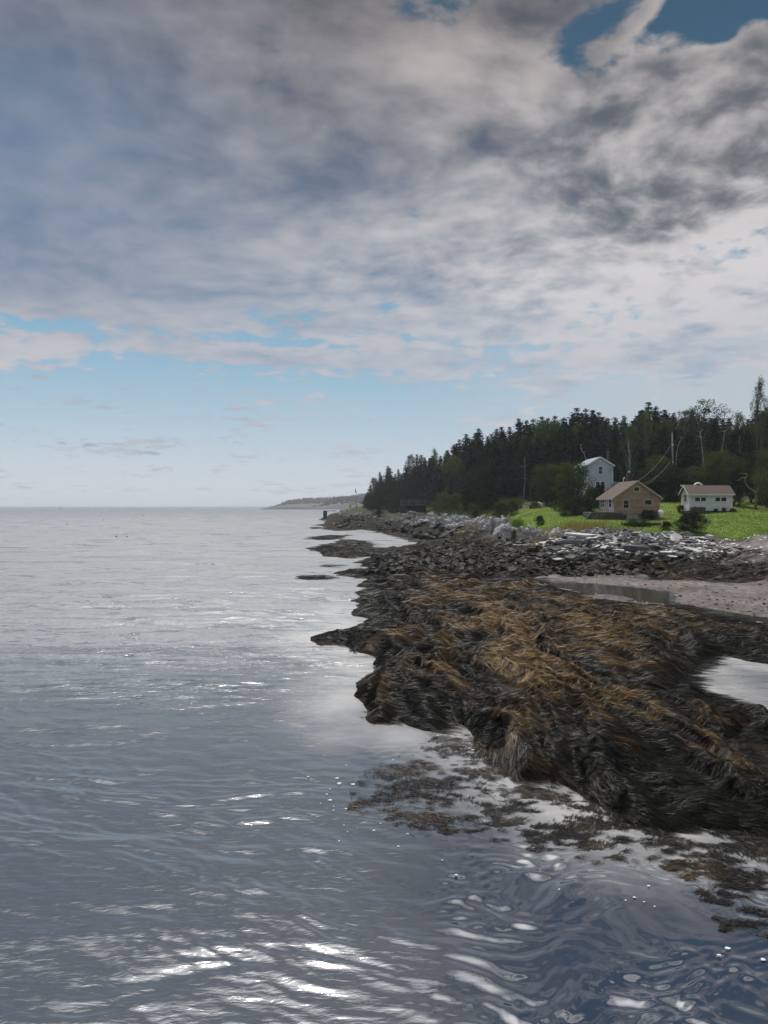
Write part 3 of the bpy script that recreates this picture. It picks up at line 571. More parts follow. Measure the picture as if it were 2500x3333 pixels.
def make_spruce(h, seed, width=.17, bare=.12, ragged=.3, dens=1.0, mat='spruce', name='spruce_tree'):
    r = np.random.default_rng(seed); root = empty(name, (0, 0, 0)); mb = MB(); lean = r.normal(0, .01, 2)*h
    pts = [(lean[0]*k*k, lean[1]*k*k, h*k*.98) for k in np.linspace(0, 1, 7)]; mb.tube(pts, [h*.016*(1-.93*k)+.02 for k in np.linspace(0, 1, 7)], 6)
    C = []; S_ = []; nl = int(h*2.6); T = []
    for i in range(nl):
        f = bare+(1-bare)*(i+r.random()*.6)/nl; z = f*h; u = (1-f)/(1-bare)
        rad = h*width*(u**.75)*(1 if u < .75 else 1-(u-.75)*1.1)*(1+ragged*r.normal()*.5)+.12
        nb = max(4, int(7*dens+u*4)); ph = r.random()*6.28
        for j in range(nb):
            if r.random() < ragged*.35*(u > .12): continue
            aa = ph+j*6.283/nb+r.normal(0, .15); L_ = rad*r.uniform(.6, 1.2); m_ = max(3, int(L_/.17)); q = (np.arange(m_)+r.random(m_))/m_
            droop = -L_*.32*q+L_*.20*q**3; px_ = np.cos(aa)*L_*q; py_ = np.sin(aa)*L_*q; sp_ = .11+.16*(1-q)*L_*.5
            for rep_ in range(2):
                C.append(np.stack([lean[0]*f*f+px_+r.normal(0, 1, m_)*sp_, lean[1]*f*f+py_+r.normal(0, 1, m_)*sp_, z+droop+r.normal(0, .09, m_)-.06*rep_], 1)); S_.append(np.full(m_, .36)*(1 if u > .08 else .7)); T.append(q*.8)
            if j % 3 == 0 and u > .3: mb.tube([(lean[0]*f*f, lean[1]*f*f, z), (lean[0]*f*f+math.cos(aa)*L_*.8, lean[1]*f*f+math.sin(aa)*L_*.8, z-L_*.2)], [.035, .012], 4, False)
    for _ in range(5):
        z = h*r.uniform(.02, bare+.15); aa = r.random()*6.28; l_ = r.uniform(.6, 1.6); mb.tube([(0, 0, z), (math.cos(aa)*l_, math.sin(aa)*l_, z-.1)], [.03, .01], 4, False)
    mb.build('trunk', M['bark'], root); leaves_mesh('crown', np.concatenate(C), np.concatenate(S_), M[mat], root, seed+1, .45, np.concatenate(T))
    root['h'] = h; return root
def make_broadleaf(h, w_, seed, mat='leaf', bark='bark', name='leafy_tree', lowest=.25, nclump=46, lpc=110, lsize=.26, airy=0., stems=1):
    r = np.random.default_rng(seed); root = empty(name, (0, 0, 0)); mb = MB(); tops = []
    for s_ in range(stems):
        bx, by = (r.normal(0, w_*.12, 2) if stems > 1 else (0, 0)); tx, ty = r.normal(0, w_*.12, 2)+np.array([bx, by])*2
        pts = []
        for k in np.linspace(0, 1, 8): pts.append((bx+(tx-bx)*k+math.sin(k*5+seed+s_)*.02*h, by+(ty-by)*k, h*.86*k))
        mb.tube(pts, [h*.022/(stems**.5)*(1-.85*k)+.025 for k in np.linspace(0, 1, 8)], 7); tops.append(pts)
    C = []; T = []; n0 = nclump
    for i in range(n0):
        f = r.random()**.8; z = h*(lowest+(1-lowest)*f); u = math.sqrt(max(0, 1-((f-.45)/.6)**2)); a = r.random()*6.28; rr_ = w_*.5*u*r.random()**.45*(1+.15*r.normal())
        c = np.array([math.cos(a)*rr_, math.sin(a)*rr_, z]); pts = tops[i % stems]; k = min(7, max(1, int(f*6)+1)); p0 = pts[max(0, min(6, int((z/h/.86)*7)-2))]
        mb.tube([p0, ((p0[0]+c[0])/2, (p0[1]+c[1])/2, (p0[2]+c[2])/2+.2), tuple(c)], [h*.006+.01, h*.004+.01, .01], 4, False)
        cs = w_*.13*r.uniform(.6, 1.35)*(1-airy*.35); n = int(lpc*r.uniform(.6, 1.2)*(1-airy*.4)); d_ = r.normal(size=(n, 3)); d_ /= np.linalg.norm(d_, axis=1)[:, None]; d_ *= (r.random(n)**.35)[:, None]
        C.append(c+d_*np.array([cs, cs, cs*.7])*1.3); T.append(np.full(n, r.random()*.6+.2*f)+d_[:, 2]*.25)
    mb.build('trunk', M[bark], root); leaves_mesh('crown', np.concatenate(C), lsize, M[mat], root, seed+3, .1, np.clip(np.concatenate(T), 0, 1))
    root['h'] = h; return root
used = set()
def put(proto, x, y, z, h=None, wscale=1., rz=0, label=None, cat='tree', group=None):
    o = proto if proto.name not in used else copy_tree(proto); used.add(proto.name); used.add(o.name)
    k = (h/proto['h']) if h else 1.; o.location = (x, y, z); o.scale = (k*wscale, k*wscale, k); o.rotation_euler = (0, 0, rz)
    return tag(o, label, cat, group)
spr = [make_spruce(16, 100+i, width=[.17, .20, .14, .22, .18, .15][i], bare=[.10, .25, .15, .06, .32, .2][i], ragged=[.25, .4, .3, .45, .5, .2][i]) for i in range(6)]
EDGE = [(1178, 1648), (1190, 1606), (1206, 1578), (1222, 1556), (1240, 1532), (1262, 1512), (1284, 1542), (1300, 1530), (1322, 1510), (1345, 1498), (1360, 1478), (1382, 1470), (1405, 1462), (1432, 1466), (1455, 1458), (1478, 1452), (1495, 1422), (1520, 1406),
        (1545, 1400), (1562, 1402), (1592, 1396), (1615, 1388), (1636, 1382), (1662, 1388), (1690, 1362), (1712, 1368), (1738, 1362), (1770, 1354), (1800, 1352), (1830, 1366), (1862, 1338), (1885, 1334), (1910, 1328), (1935, 1340), (1955, 1332), (1975, 1352), (2005, 1350),
        (2035, 1352), (2060, 1344), (2085, 1336), (2112, 1308), (2135, 1330), (2165, 1326), (2190, 1342), (2220, 1352), (2250, 1342), (2290, 1350), (2330, 1345), (2375, 1350), (2400, 1350), (2430, 1345), (2455, 1332), (2478, 1330), (2505, 1300), (2540, 1290), (2590, 1290), (2650, 1300), (2720, 1290)]
EX = [e[0] for e in EDGE]; EY = [e[1] for e in EDGE]
def Dforest(px): return float(np.interp(px, [1180, 1300, 1450, 1650, 1850, 2200, 2500, 2800], [352, 300, 230, 188, 172, 165, 158, 150]))
GF = 'dark spruces of the wood along the skyline'
rt = random.Random(4)
ZN = [(1215, 'at the outermost seaward tip of the wood'), (1262, 'in the first clump at the tip of the wood'), (1345, 'between the first clump and the main wood'), (1420, 'above the wooden bridge'), (1500, 'behind the yellow-green tree'),
      (1580, 'well left of the big green tree'), (1680, 'just left of the big green tree'), (1790, 'above the big green tree'), (1880, 'left of the blue house'), (1960, 'over the roof of the blue house'),
      (2040, 'between blue house and cottage chimney'), (2135, 'at the highest point of the wood'), (2215, 'behind the utility pole'), (2300, 'over the left end of the white cabin'), (2390, 'over the right end of the white cabin'), (2470, 'above the gnarled tree'), (9999, 'at the right edge of the photo')]
def lab_spruce(px, row):
    w = next(b_ for a, b_ in ZN if px < a); return ('dark spruce on the skyline ' if row == 0 else 'shaded spruce in the wood ')+w
nt_ = 0
for px_, py_ in EDGE:
    D = Dforest(px_)+rt.uniform(-6, 6); x = at(px_, D); z = H(x, D)-.3; h = (zat(py_, D)-z)*rt.choice([1.0, 1.0, .97, .90, 1.03])
    if 2268 < px_ < 2440: h *= .93
    put(spr[rt.randrange(6)], x, D, z, h, rt.uniform(1.25, 1.7), rt.random()*6.28, lab_spruce(px_, 0), group=GF)
for row, (dd, hs) in enumerate([(14, .97), (-9, .90), (-17, .80), (26, .95)]):
    px_ = 1196 if row < 3 else 1400
    while px_ < 2760:
        D = Dforest(px_)+dd+rt.uniform(-4, 4); x = at(px_, D); z = H(x, D)-.3; h = (zat(float(np.interp(px_, EX, EY)), D)-z)*hs*rt.uniform(.86, 1.0)
        ok = h > 2.5 and not (row == 2 and (px_ < 1420 or 1860 < px_ < 2000 or rt.random() < .35))
        if ok: put(spr[rt.randrange(6)], x, D, z, h, rt.uniform(1.3, 1.75), rt.random()*6.28, lab_spruce(px_, 1), group=GF)
        px_ += rt.uniform(24, 46)*(1.0 if row < 3 else 1.3)
# pale stems standing against the dark wood
def bare_stem(pts, rad, mat='greybark', name='bare_tree', label='', twigs=6, seed=1):
    root = empty(name, pts[0], 0, label, 'tree'); r = random.Random(seed); p0 = Vector(pts[0]); mb = MB(); loc = [Vector(p)-p0 for p in pts]
    mb.tube(loc, [rad*(1-.7*i/(len(loc)-1)) for i in range(len(loc))], 7); mb.build('trunk', M[mat], root, True); tw = MB()
    for i in range(twigs):
        k = r.randint(len(loc)//2, len(loc)-1); a = r.random()*6.28; l_ = r.uniform(.3, .8); b0 = loc[k]; b1 = b0+Vector((math.cos(a)*l_, math.sin(a)*l_, r.uniform(.1, .7)*l_))
        tw.tube([b0, (b0+b1)/2+Vector((0, 0, .1)), b1], [rad*.35, rad*.25, .012], 5, False)
    tw.build('branches', M[mat], root, True); return root
def stem_px(lst, D, rad, **k): bare_stem([(at(a, D), D+.2*i, zat(b_, D)) for i, (a, b_) in enumerate(lst)], rad, **k)
stem_px([(1704, 1650), (1706, 1600), (1710, 1560), (1711, 1520), (1709, 1490)], 147, .14, label='slim grey trunk rising at the left end of the lawn', twigs=9, seed=2)
stem_px([(2293, 1560), (2292, 1510), (2288, 1460), (2286, 1425), (2284, 1405)], 139, .15, mat='birch', label='tall pale bare birch trunk between the cottage and the white cabin', twigs=8, seed=3)
stem_px([(1912, 1530), (1908, 1494), (1902, 1474), (1894, 1462), (1892, 1449)], 152, .12, mat='birch', label='thin crooked pale trunk above the roof of the blue house', twigs=10, seed=4)
stem_px([(1978, 1530), (1978, 1500), (1977, 1466)], 151, .12, label='short dead stub behind the right eave of the blue house', twigs=1, seed=5)
stem_px([(1984, 1530), (1983.5, 1500), (1983, 1465)], 152, .10, label='thinner dead stub, right of the other stub behind the blue house', twigs=1, seed=6)
stem_px([(2052, 1560), (2051, 1500), (2050, 1470), (2047, 1440)], 143, .11, mat='birch', label='pale stem inside the loose tree right of the blue house', twigs=9, seed=7)
stem_px([(2410, 1510), (2409, 1470), (2409, 1420)], 140, .10, label='grey trunk against the dark wood above the end of the cabin', twigs=3, seed=8)
stem_px([(2440, 1510), (2437, 1460), (2436, 1425)], 142, .08, label='faint thin trunk against the dark wood near the right edge', twigs=3, seed=9)
stem_px([(2200, 1520), (2203, 1480), (2210, 1450), (2222, 1425)], 136, .08, mat='birch', label='leaning thin pale stem beside the utility pole', twigs=6, seed=10)
stem_px([(2352, 1500), (2350, 1460), (2358, 1432), (2362, 1405)], 141, .09, mat='birch', label='thin forked pale stem above the white cabin roof', twigs=8, seed=11)
# gnarled tree right of the cabin
root = empty('gnarled_tree', (at(2459, 112), 112, H(at(2459, 112), 112)-.1), 0, 'gnarled grey tree with a crooked bare limb right of the white cabin', 'tree'); gp = root.location.copy(); D = 112
def gq(a, b_, d=0): return Vector((at(a, D), D+d, zat(b_, D)))-gp
mb = MB(); mb.tube([Vector((0, 0, 0)), gq(2461, 1625), gq(2460, 1606), gq(2452, 1597)], [.22, .17, .14, .12], 8); mb.tube([gq(2460, 1606), gq(2472, 1590, .4), gq(2480, 1566, .8)], [.12, .09, .04], 6)
mb.build('trunk', M['greybark'], root, True)
mb = MB(); mb.tube([gq(2452, 1597), gq(2440, 1590), gq(2430, 1578), gq(2423, 1565), gq(2425, 1556), gq(2432, 1550), gq(2431, 1543), gq(2420, 1541), gq(2405, 1542)], [.13, .12, .12, .11, .10, .09, .08, .05, .03], 7)
mb.tube([gq(2425, 1556), gq(2416, 1554), gq(2408, 1561), gq(2398, 1565)], [.09, .06, .04, .02], 6); mb.build('limb', M['greybark'], root, True)
rg = np.random.default_rng(77); C = []
for a, b_, w_, n in [(2490, 1575, 1.1, 420), (2470, 1560, .8, 260), (2505, 1600, 1.0, 380), (2478, 1608, .7, 200), (2500, 1550, 1.2, 380)]:
    c = np.array(gq(a, b_, .5)); C.append(c+rg.normal(size=(n, 3))*w_*.55)
leaves_mesh('crown', np.concatenate(C), .2, M['leaf_olive'], root, 78)
# broadleaved trees and bushes
bl_ = {'a': make_broadleaf(10, 8, 201, 'leaf', lowest=.18, nclump=85, lpc=150), 'b': make_broadleaf(10, 7, 202, 'leaf_dark', lowest=.15, nclump=80, lpc=150), 'c': make_broadleaf(14, 7, 203, 'leaf', 'greybark', 'birch_tree', .35, 60, 110, .24, .4, 2),
       'd': make_broadleaf(12, 7, 204, 'leaf_olive', 'bark', 'leafy_tree', .30, 50, 100, .24, .3, 2), 'e': make_broadleaf(4, 5, 205, 'leaf_dark', 'bark', 'shrub', .02, 70, 190, .17), 'f': make_broadleaf(4, 5, 206, 'leaf', 'bark', 'shrub', .02, 60, 150, .17),
       'g': make_broadleaf(4, 5, 207, 'leaf_olive', 'bark', 'shrub', .02, 40, 100, .15), 'i': make_broadleaf(14, 8, 208, 'leaf_dark', 'bark', 'birch_tree', .45, 60, 100, .24, .6, 2)}
def tree_px(k, px_, ytop, ybase, wpx, D, label, cat='tree', group=None):
    x = at(px_, D); z = min(H(x, D), zat(ybase, D))-.1; h = zat(ytop, D)-z; w0 = {'a': 8, 'b': 7, 'c': 7, 'd': 7, 'e': 5, 'f': 5, 'g': 5, 'i': 8}[k]; sc = h/bl_[k]['h']
    return put(bl_[k], x, D, z, h, (wpx/2500*D)/(w0*1.12*sc), rt.random()*6.28, label, cat, group)
for a in [('a', 1778, 1376, 1640, 130, 166, 'broad green tree towering at the left end of the lawn'), ('b', 1840, 1400, 1600, 95, 163, 'dark green tree left of and behind the blue house'), ('d', 1470, 1487, 1622, 95, 205, 'yellow-green tree glowing in front of the dark spruces on the left'),
          ('d', 1412, 1466, 1600, 40, 245, 'thin pale green treetop on the skyline left of the yellow-green tree'), ('c', 2052, 1385, 1590, 80, 146, 'loose birch with a pale stem right of the blue house'), ('d', 2110, 1345, 1560, 90, 152, 'tall olive green tree under the highest spruce'),
          ('i', 2305, 1306, 1500, 150, 152, 'tall airy birch whose thin leaves show the sky'), ('c', 2250, 1330, 1500, 90, 156, 'birch left of the tall airy birch'), ('i', 2215, 1345, 1490, 70, 160, 'thin birch behind the utility pole'), ('d', 2400, 1350, 1560, 80, 150, 'tall dim tree behind the end of the cabin'),
          ('b', 1590, 1500, 1640, 110, 180, 'dark bushy tree in the middle of the left wood'), ('c', 1640, 1440, 1640, 80, 183, 'grey green tree with faint branches in the left wood'), ('b', 1540, 1540, 1640, 80, 190, 'low dark tree above the bridge bank'),
          ('c', 1338, 1480, 1600, 45, 300, 'thin bare-looking tree between the two clumps of spruce'), ('c', 1215, 1555, 1650, 30, 330, 'slim grey green tree at the outer edge of the wood'),
          ('a', 1785, 1514, 1655, 130, 136, 'big rounded bush tree left of the blue house'), ('a', 1868, 1508, 1675, 125, 113, 'big rounded tree covering the corner of the blue house'), ('b', 1825, 1560, 1680, 90, 126, 'dark low tree between the two rounded trees'),
          ('d', 2000, 1576, 1640, 62, 112, 'olive bush behind the roof of the brown cottage'), ('e', 1953, 1580, 1640, 40, 116, 'black green bush under the double window of the blue house'),
          ('a', 2140, 1488, 1640, 110, 128, 'dark green tree under the utility pole'), ('b', 2180, 1520, 1640, 130, 124, 'wide dark tree right of the brown cottage'), ('b', 2110, 1540, 1640, 90, 126, 'dark tree directly behind the cottage gable'),
          ('d', 2262, 1520, 1610, 80, 124, 'olive green tree above the left end of the cabin roof'), ('a', 2330, 1470, 1640, 110, 122, 'broad green tree behind the cabin roof'), ('a', 2385, 1490, 1640, 100, 118, 'leafy tree over the right end of the cabin roof'),
          ('b', 2440, 1480, 1640, 110, 124, 'dark spreading tree above the white tent'), ('a', 2495, 1470, 1640, 90, 116, 'leafy tree at the right edge behind the gnarled one'), ('b', 2405, 1530, 1645, 60, 116, 'dark tree with a thick black trunk beside the cabin'), ('a', 2540, 1420, 1650, 110, 120, 'tall leafy tree cut by the right edge'),
          ('a', 1690, 1420, 1640, 70, 178, 'rounded green crown inside the wood left of the big green tree'), ('d', 1880, 1390, 1560, 70, 162, 'olive crown rising behind the roof of the blue house'), ('c', 1960, 1400, 1560, 60, 160, 'birch crown just right of the blue house roof'), ('a', 2170, 1370, 1540, 80, 158, 'rounded crown behind the utility pole'), ('a', 2350, 1390, 1560, 90, 154, 'round green crown under the airy birch'), ('a', 2450, 1380, 1560, 90, 148, 'round green crown left of the tallest tree'), ('d', 1500, 1500, 1640, 60, 200, 'small olive tree beside the yellow-green tree'), ('b', 1270, 1560, 1655, 70, 290, 'bushy dark tree within the first spruce clump'),
          ('d', 2478, 1240, 1560, 60, 132, 'tallest tree at the upper right edge')]: tree_px(*a)
sm = [('e', 2252, 1669, 1735, 100, 81, 'dark rounded rose bush at the lawn edge below the white cabin'), ('e', 2170, 1699, 1730, 34, 83, 'small dark bush left of the rounded rose bush'), ('e', 1757, 1681, 1702, 30, 99, 'small dark bush alone on the left rim of the lawn'),
      ('f', 2064, 1690, 1712, 60, 88, 'shaggy green plants in the long low box'), ('f', 2098, 1692, 1714, 46, 88, 'second tuft of plants in the long low box'), ('e', 2113, 1662, 1690, 60, 96, 'dark weeds against the base of the brown cottage'),
      ('f', 1800, 1640, 1660, 50, 130, 'yellow green bushes right of the bending person'), ('g', 1812, 1644, 1662, 40, 114, 'bright olive bush under the rounded trees'), ('f', 1745, 1636, 1656, 50, 131, 'low bush between the bench and the bending person'), ('f', 1665, 1630, 1662, 60, 128, 'garden bush left of the small bench'),
      ('f', 1630, 1636, 1668, 60, 126, 'tall weeds at the left edge of the garden'), ('e', 1582, 1600, 1670, 60, 150, 'dark bush above the grey outcrops'), ('e', 1530, 1612, 1665, 60, 160, 'dark round shrub over the outcrops left of the lawn'), ('f', 1480, 1612, 1660, 80, 172, 'green shrub on the bank right of the bridge'),
      ('f', 1440, 1608, 1655, 70, 182, 'green bank shrub just right of the wooden bridge'), ('g', 1420, 1630, 1668, 50, 176, 'olive scrub leaning over the outcrops by the bridge'), ('g', 1500, 1640, 1678, 60, 160, 'olive scrub in the middle of the outcrops'), ('f', 1550, 1645, 1680, 60, 150, 'pale green scrub above the folded rock'),
      ('e', 1610, 1622, 1672, 50, 140, 'dark shrub at the foot of the left wood'), ('e', 1290, 1640, 1672, 50, 260, 'dark shrub left of the wooden bridge'), ('e', 1230, 1636, 1668, 50, 290, 'dark shrub under the outermost spruces'), ('e', 1195, 1640, 1662, 30, 330, 'dark shrub behind the white deck'),
      ('e', 2216, 1646, 1672, 26, 106, 'dark weeds at the left end of the cabin'), ('e', 2385, 1656, 1672, 26, 106, 'dark weeds at the right end of the cabin'), ('e', 2490, 1590, 1650, 70, 122, 'dark undergrowth behind the gnarled tree'), ('e', 2330, 1590, 1640, 90, 118, 'undergrowth behind the cabin'),
      ('e', 1905, 1625, 1680, 90, 106, 'black green shrub left of the deck of the cottage'), ('e', 1860, 1640, 1684, 80, 105, 'dark skirt of shrubs below the rounded trees'), ('e', 2195, 1610, 1640, 60, 122, 'dark bush behind the sunny strip of lawn'), ('e', 1930, 1592, 1660, 70, 120, 'dark bushes hiding the foot of the blue house'), ('f', 1673, 1728, 1748, 26, 92, 'small light green bush among the grey rocks')]
for a in sm: tree_px(*a, cat='bush')
# understorey in the wood so that it reads dark and closed
px_ = 1215; ku = 0
while px_ < 2720:
    D = Dforest(px_)-12+rt.uniform(-3, 3); x = at(px_, D)
    if not (1900 < px_ < 1990): put(bl_['e'], x, D, H(x, D)-.1, rt.uniform(3, 5.5), rt.uniform(1, 1.3), rt.random()*6.28, 'dark undergrowth shrub in the shade '+next(b_ for a_, b_ in ZN if px_ < a_), 'bush', 'undergrowth shrubs of the wood')
    px_ += rt.uniform(38, 60)

# ------------------------------------------------------------------ stones
def slab_proto(name, mat, thick, seed, n=6, asp=1.4):
    r = random.Random(seed); an = sorted(r.uniform(0, 6.28) for _ in range(n)); an = [i*6.283/n+r.uniform(-.35, .35) for i in range(n)]; V = []
    rad = [r.uniform(.36, .58) for _ in an]; sh = (r.uniform(-.05, .05), r.uniform(-.05, .05))
    for z, k in ((0, .9), (thick*.25, 1.0), (thick*.85, .97+r.uniform(-.05, .03)), (thick, .90)):
        for a, q_ in zip(an, rad): V.append((math.cos(a)*q_*k*asp+sh[0]*z*4, math.sin(a)*q_*k+sh[1]*z*4, z+r.uniform(-.012, .012)))
    F = [tuple(range(n-1, -1, -1)), tuple(range(3*n, 4*n))]
    for l_ in range(3):
        for i in range(n): F.append((l_*n+i, l_*n+(i+1) % n, (l_+1)*n+(i+1) % n, (l_+1)*n+i))
    me = bpy.data.meshes.new(name); me.from_pydata(V, [], F); me.materials.append(M[mat]); return me
PAL = [slab_proto('stone_slab', 'slab', random.Random(i).uniform(.10, .26), i, 5+i % 3, 1.2+.2*(i % 4)) for i in range(7)]
GRY = [slab_proto('stone_slab', 'slab_grey', random.Random(i).uniform(.12, .34), 20+i, 5+i % 3, 1.2+.15*(i % 4)) for i in range(7)]
DRK = [slab_proto('dark_stone', 'wetrock', random.Random(i).uniform(.22, .45), 40+i, 6+i % 3, 1.1+.1*(i % 4)) for i in range(6)]
def stone(me, x, y, z, sc, rot, name, label, cat, group):
    o = bpy.data.objects.new(name, me); COL.objects.link(o); o.location = (x, y, z); o.scale = sc; o.rotation_euler = rot; return tag(o, label, cat, group)
rs = random.Random(21)
rub = [(at(a, d), d) for a, d in [(1590, 88), (1640, 93), (1700, 91), (1760, 87), (1850, 84), (1950, 84.5), (2040, 82), (2150, 80.5), (2270, 78.5), (2330, 76), (2380, 74), (2320, 71), (2200, 68.5), (2050, 68), (1900, 69), (1750, 71), (1640, 76), (1590, 82)]]
rubA = np.array(rub)
def in_rub(x, y): return float(sdist(np.array([x]), np.array([y]), rub)[0])
cnt = 0; small = []; piled = {}
while cnt < 262:
    Y = rs.uniform(67, 97); X = at(rs.uniform(1480, 2400), Y); d_ = in_rub(X, Y)
    if d_ < 0 or float(gsample(GLAWN, np.array([X]), np.array([Y]))[0]) > .2: continue
    zt = H(X, Y); pale = rs.random() < (.75 if zt > 1.55 else .22); key = (round(X/1.1), round(Y/1.6))
    if piled.get(key, 0) >= 2: continue
    piled[key] = piled.get(key, 0)+1
    k = rs.uniform(.4, .95)*(1 if rs.random() < .88 else 1.45); tilt = rs.gauss(0, .13); t2 = rs.gauss(.14, .12); up = .18*(piled[key]-1)
    if pale: me = rs.choice(PAL); nm, lb_, ct, gp_ = 'stone_slab', 'pale flat stone slab lying in the rubble bank below the lawn', 'stone slab', 'pale slabs of the rubble bank'
    elif zt > 1.25: me = rs.choice(GRY); nm, lb_, ct, gp_ = 'stone_slab', 'grey angular stone slab wedged in the rubble bank below the lawn', 'stone slab', 'grey slabs of the rubble bank'
    else: me = rs.choice(DRK+GRY[:2]); nm, lb_, ct, gp_ = 'dark_stone', 'dark wet stone at the foot of the rubble bank', 'stone', 'dark stones at the foot of the bank'
    if rs.random() < .1: tilt += rs.choice([-1, 1])*.6
    stone(me, X, Y, zt+up-.03, (k*1.05, k*.82, k*rs.uniform(.45, .9)), (t2, tilt, rs.random()*6.28 if rs.random() < .5 else rs.gauss(0, .35)), nm, lb_, ct, gp_); cnt += 1
# stones that stand out
for me, px_, py_, D, sc, rot, lb_ in [(PAL[2], 1905, 1744, 80, (3.0, 1.6, 1.0), (.12, .08, .1), 'largest white flat slab, lying on the long grey block'), (GRY[1], 1868, 1766, 78.3, (3.6, 1.1, 2.3), (0, 0, .05), 'long thick grey block under the largest white slab'),
     (PAL[0], 2202, 1756, 76.5, (1.7, 1.5, 1.6), (.75, .1, .2), 'white slab leaning upright in the middle of the rubble bank'), (GRY[3], 2228, 1742, 78, (1.2, .8, 3.2), (1.0, .1, .1), 'square grey block standing behind the leaning white slab'), (PAL[4], 2287, 1752, 77.4, (2.6, 1.3, 1.5), (.1, .02, .1), 'long pale slab at the right end of the bank'),
     (PAL[1], 2308, 1752, 76.6, (.7, .5, 3.4), (.2, .1, 0), 'small upright white block at the right end of the bank'), (PAL[5], 2107, 1757, 77, (1.9, .7, 1.0), (.3, .55, -.6), 'narrow white slab slanting down to the right'), (PAL[3], 1990, 1756, 78, (1.2, 1.0, 1.6), (.6, -.4, .3), 'tilted pale slab right of the largest white one'), (GRY[5], 2065, 1790, 73, (2.4, 1.2, 2.0), (.1, .1, .3), 'broad dark grey block low in the bank')]:
    stone(me, at(px_, D), D, max(zat(py_, D)-.1, H(at(px_, D), D)-.2), sc, rot, 'stone_slab', lb_, 'stone slab', 'standout slabs of the rubble bank')
# everything smaller, as one mass
V = []; F = []; T_ = []
def scatter(n, fn, mats, kmin, kmax, zoff=-.02, seed=0, tl=.25):
    r = random.Random(seed); mb = MB(); meshes = mats
    for _ in range(n):
        p = fn(r)
        if p is None: continue
        x, y = p; me = r.choice(meshes); k = r.uniform(kmin, kmax); z = H(x, y)+zoff; cz_, sz_ = math.cos(r.random()*6.28), 0; a = r.random()*6.28; tx_, ty_ = r.gauss(0, tl), r.gauss(0, tl)
        ca, sa = math.cos(a), math.sin(a); vs = []
        for v in me.vertices:
            X_, Y_, Z_ = v.co.x*k, v.co.y*k, v.co.z*k; X_, Y_ = X_*ca-Y_*sa, X_*sa+Y_*ca; vs.append((x+X_, y+Y_, z+Z_+X_*tx_+Y_*ty_))
        mb.add(vs, [tuple(pp.vertices) for pp in me.polygons])
    return mb
def f_rub(r):
    Y = r.uniform(66, 98); X = at(r.uniform(1470, 2420), Y); return (X, Y) if (in_rub(X, Y) > -1 and float(gsample(GLAWN, np.array([X]), np.array([Y]))[0]) < .15) else None
def f_rubp(r):
    p = f_rub(r); return p if p and (H(*p) > 1.5 or r.random() < .15) else None
tag(scatter(2400, f_rubp, PAL, .14, .5, seed=31).build('rubble', M['slab']), 'small pale broken stones filling the rubble bank', 'rubble', kind='stuff')
tag(scatter(2600, f_rub, GRY, .16, .6, seed=32).build('rubble', M['slab_grey']), 'small grey broken stones filling the rubble bank', 'rubble', kind='stuff')
def f_low(r):
    Y = 1/r.uniform(1/150, 1/62); px_ = r.uniform(1200, 2150); X = at(px_, Y); py_ = 1646+5.2*2500/Y
    return (X, Y) if (.25 < H(X, Y) < 2.0 and 1765 < py_ < 1868 and in_rub(X, Y) < 0 and not (px_ < 1420 and py_ < 1790)) else None
tag(scatter(2600, f_low, DRK, .16, .62, seed=33, tl=.4).build('rubble', M['wetrock']), 'dark wet broken stones between the weed and the rubble bank', 'rubble', kind='stuff')
tag(scatter(130, f_low, GRY, .3, .8, seed=36, tl=.5).build('rubble', M['slab_grey']), 'grey stones shining among the dark wet stones', 'rubble', kind='stuff')
def f_far(r):
    Y = 1/r.uniform(1/310, 1/120); X = at(r.uniform(1050, 1500), Y); return (X, Y) if (H(X, Y) > .2 and H(X, Y) < 2.2 and float(gsample(GD, np.array([X]), np.array([Y]))[0]) > .5) else None
tag(scatter(800, f_far, DRK, .4, 1.4, seed=37, tl=.3).build('rubble', M['wetrock']), 'dark weedy stones of the far shore below the bridge', 'rubble', kind='stuff')
def f_beach(r):
    Y = r.uniform(56, 78); X = at(r.uniform(2200, 2700), Y); return (X, Y) if float(sdist(np.array([X]), np.array([Y]), beach)[0]) > -1.5 else None
tag(scatter(700, f_beach, PAL+GRY, .10, .45, seed=34).build('shingle', M['slab']), 'pale shingle below the right end of the lawn', 'shingle', kind='stuff')
def f_mud(r):
    Y = 1/r.uniform(1/70, 1/30); X = at(r.uniform(1650, 2700), Y); return (X, Y) if float(gsample(GMUD, np.array([X]), np.array([Y]))[0]) > .5 else None
tag(scatter(2200, f_mud, DRK+PAL[:2], .06, .22, seed=35).build('pebbles', simple_mat('mud_pebbles', (.13, .105, .09), .7, .5, 6)), 'pebbles and shell bits strewn on the mud flat', 'pebbles', kind='stuff')
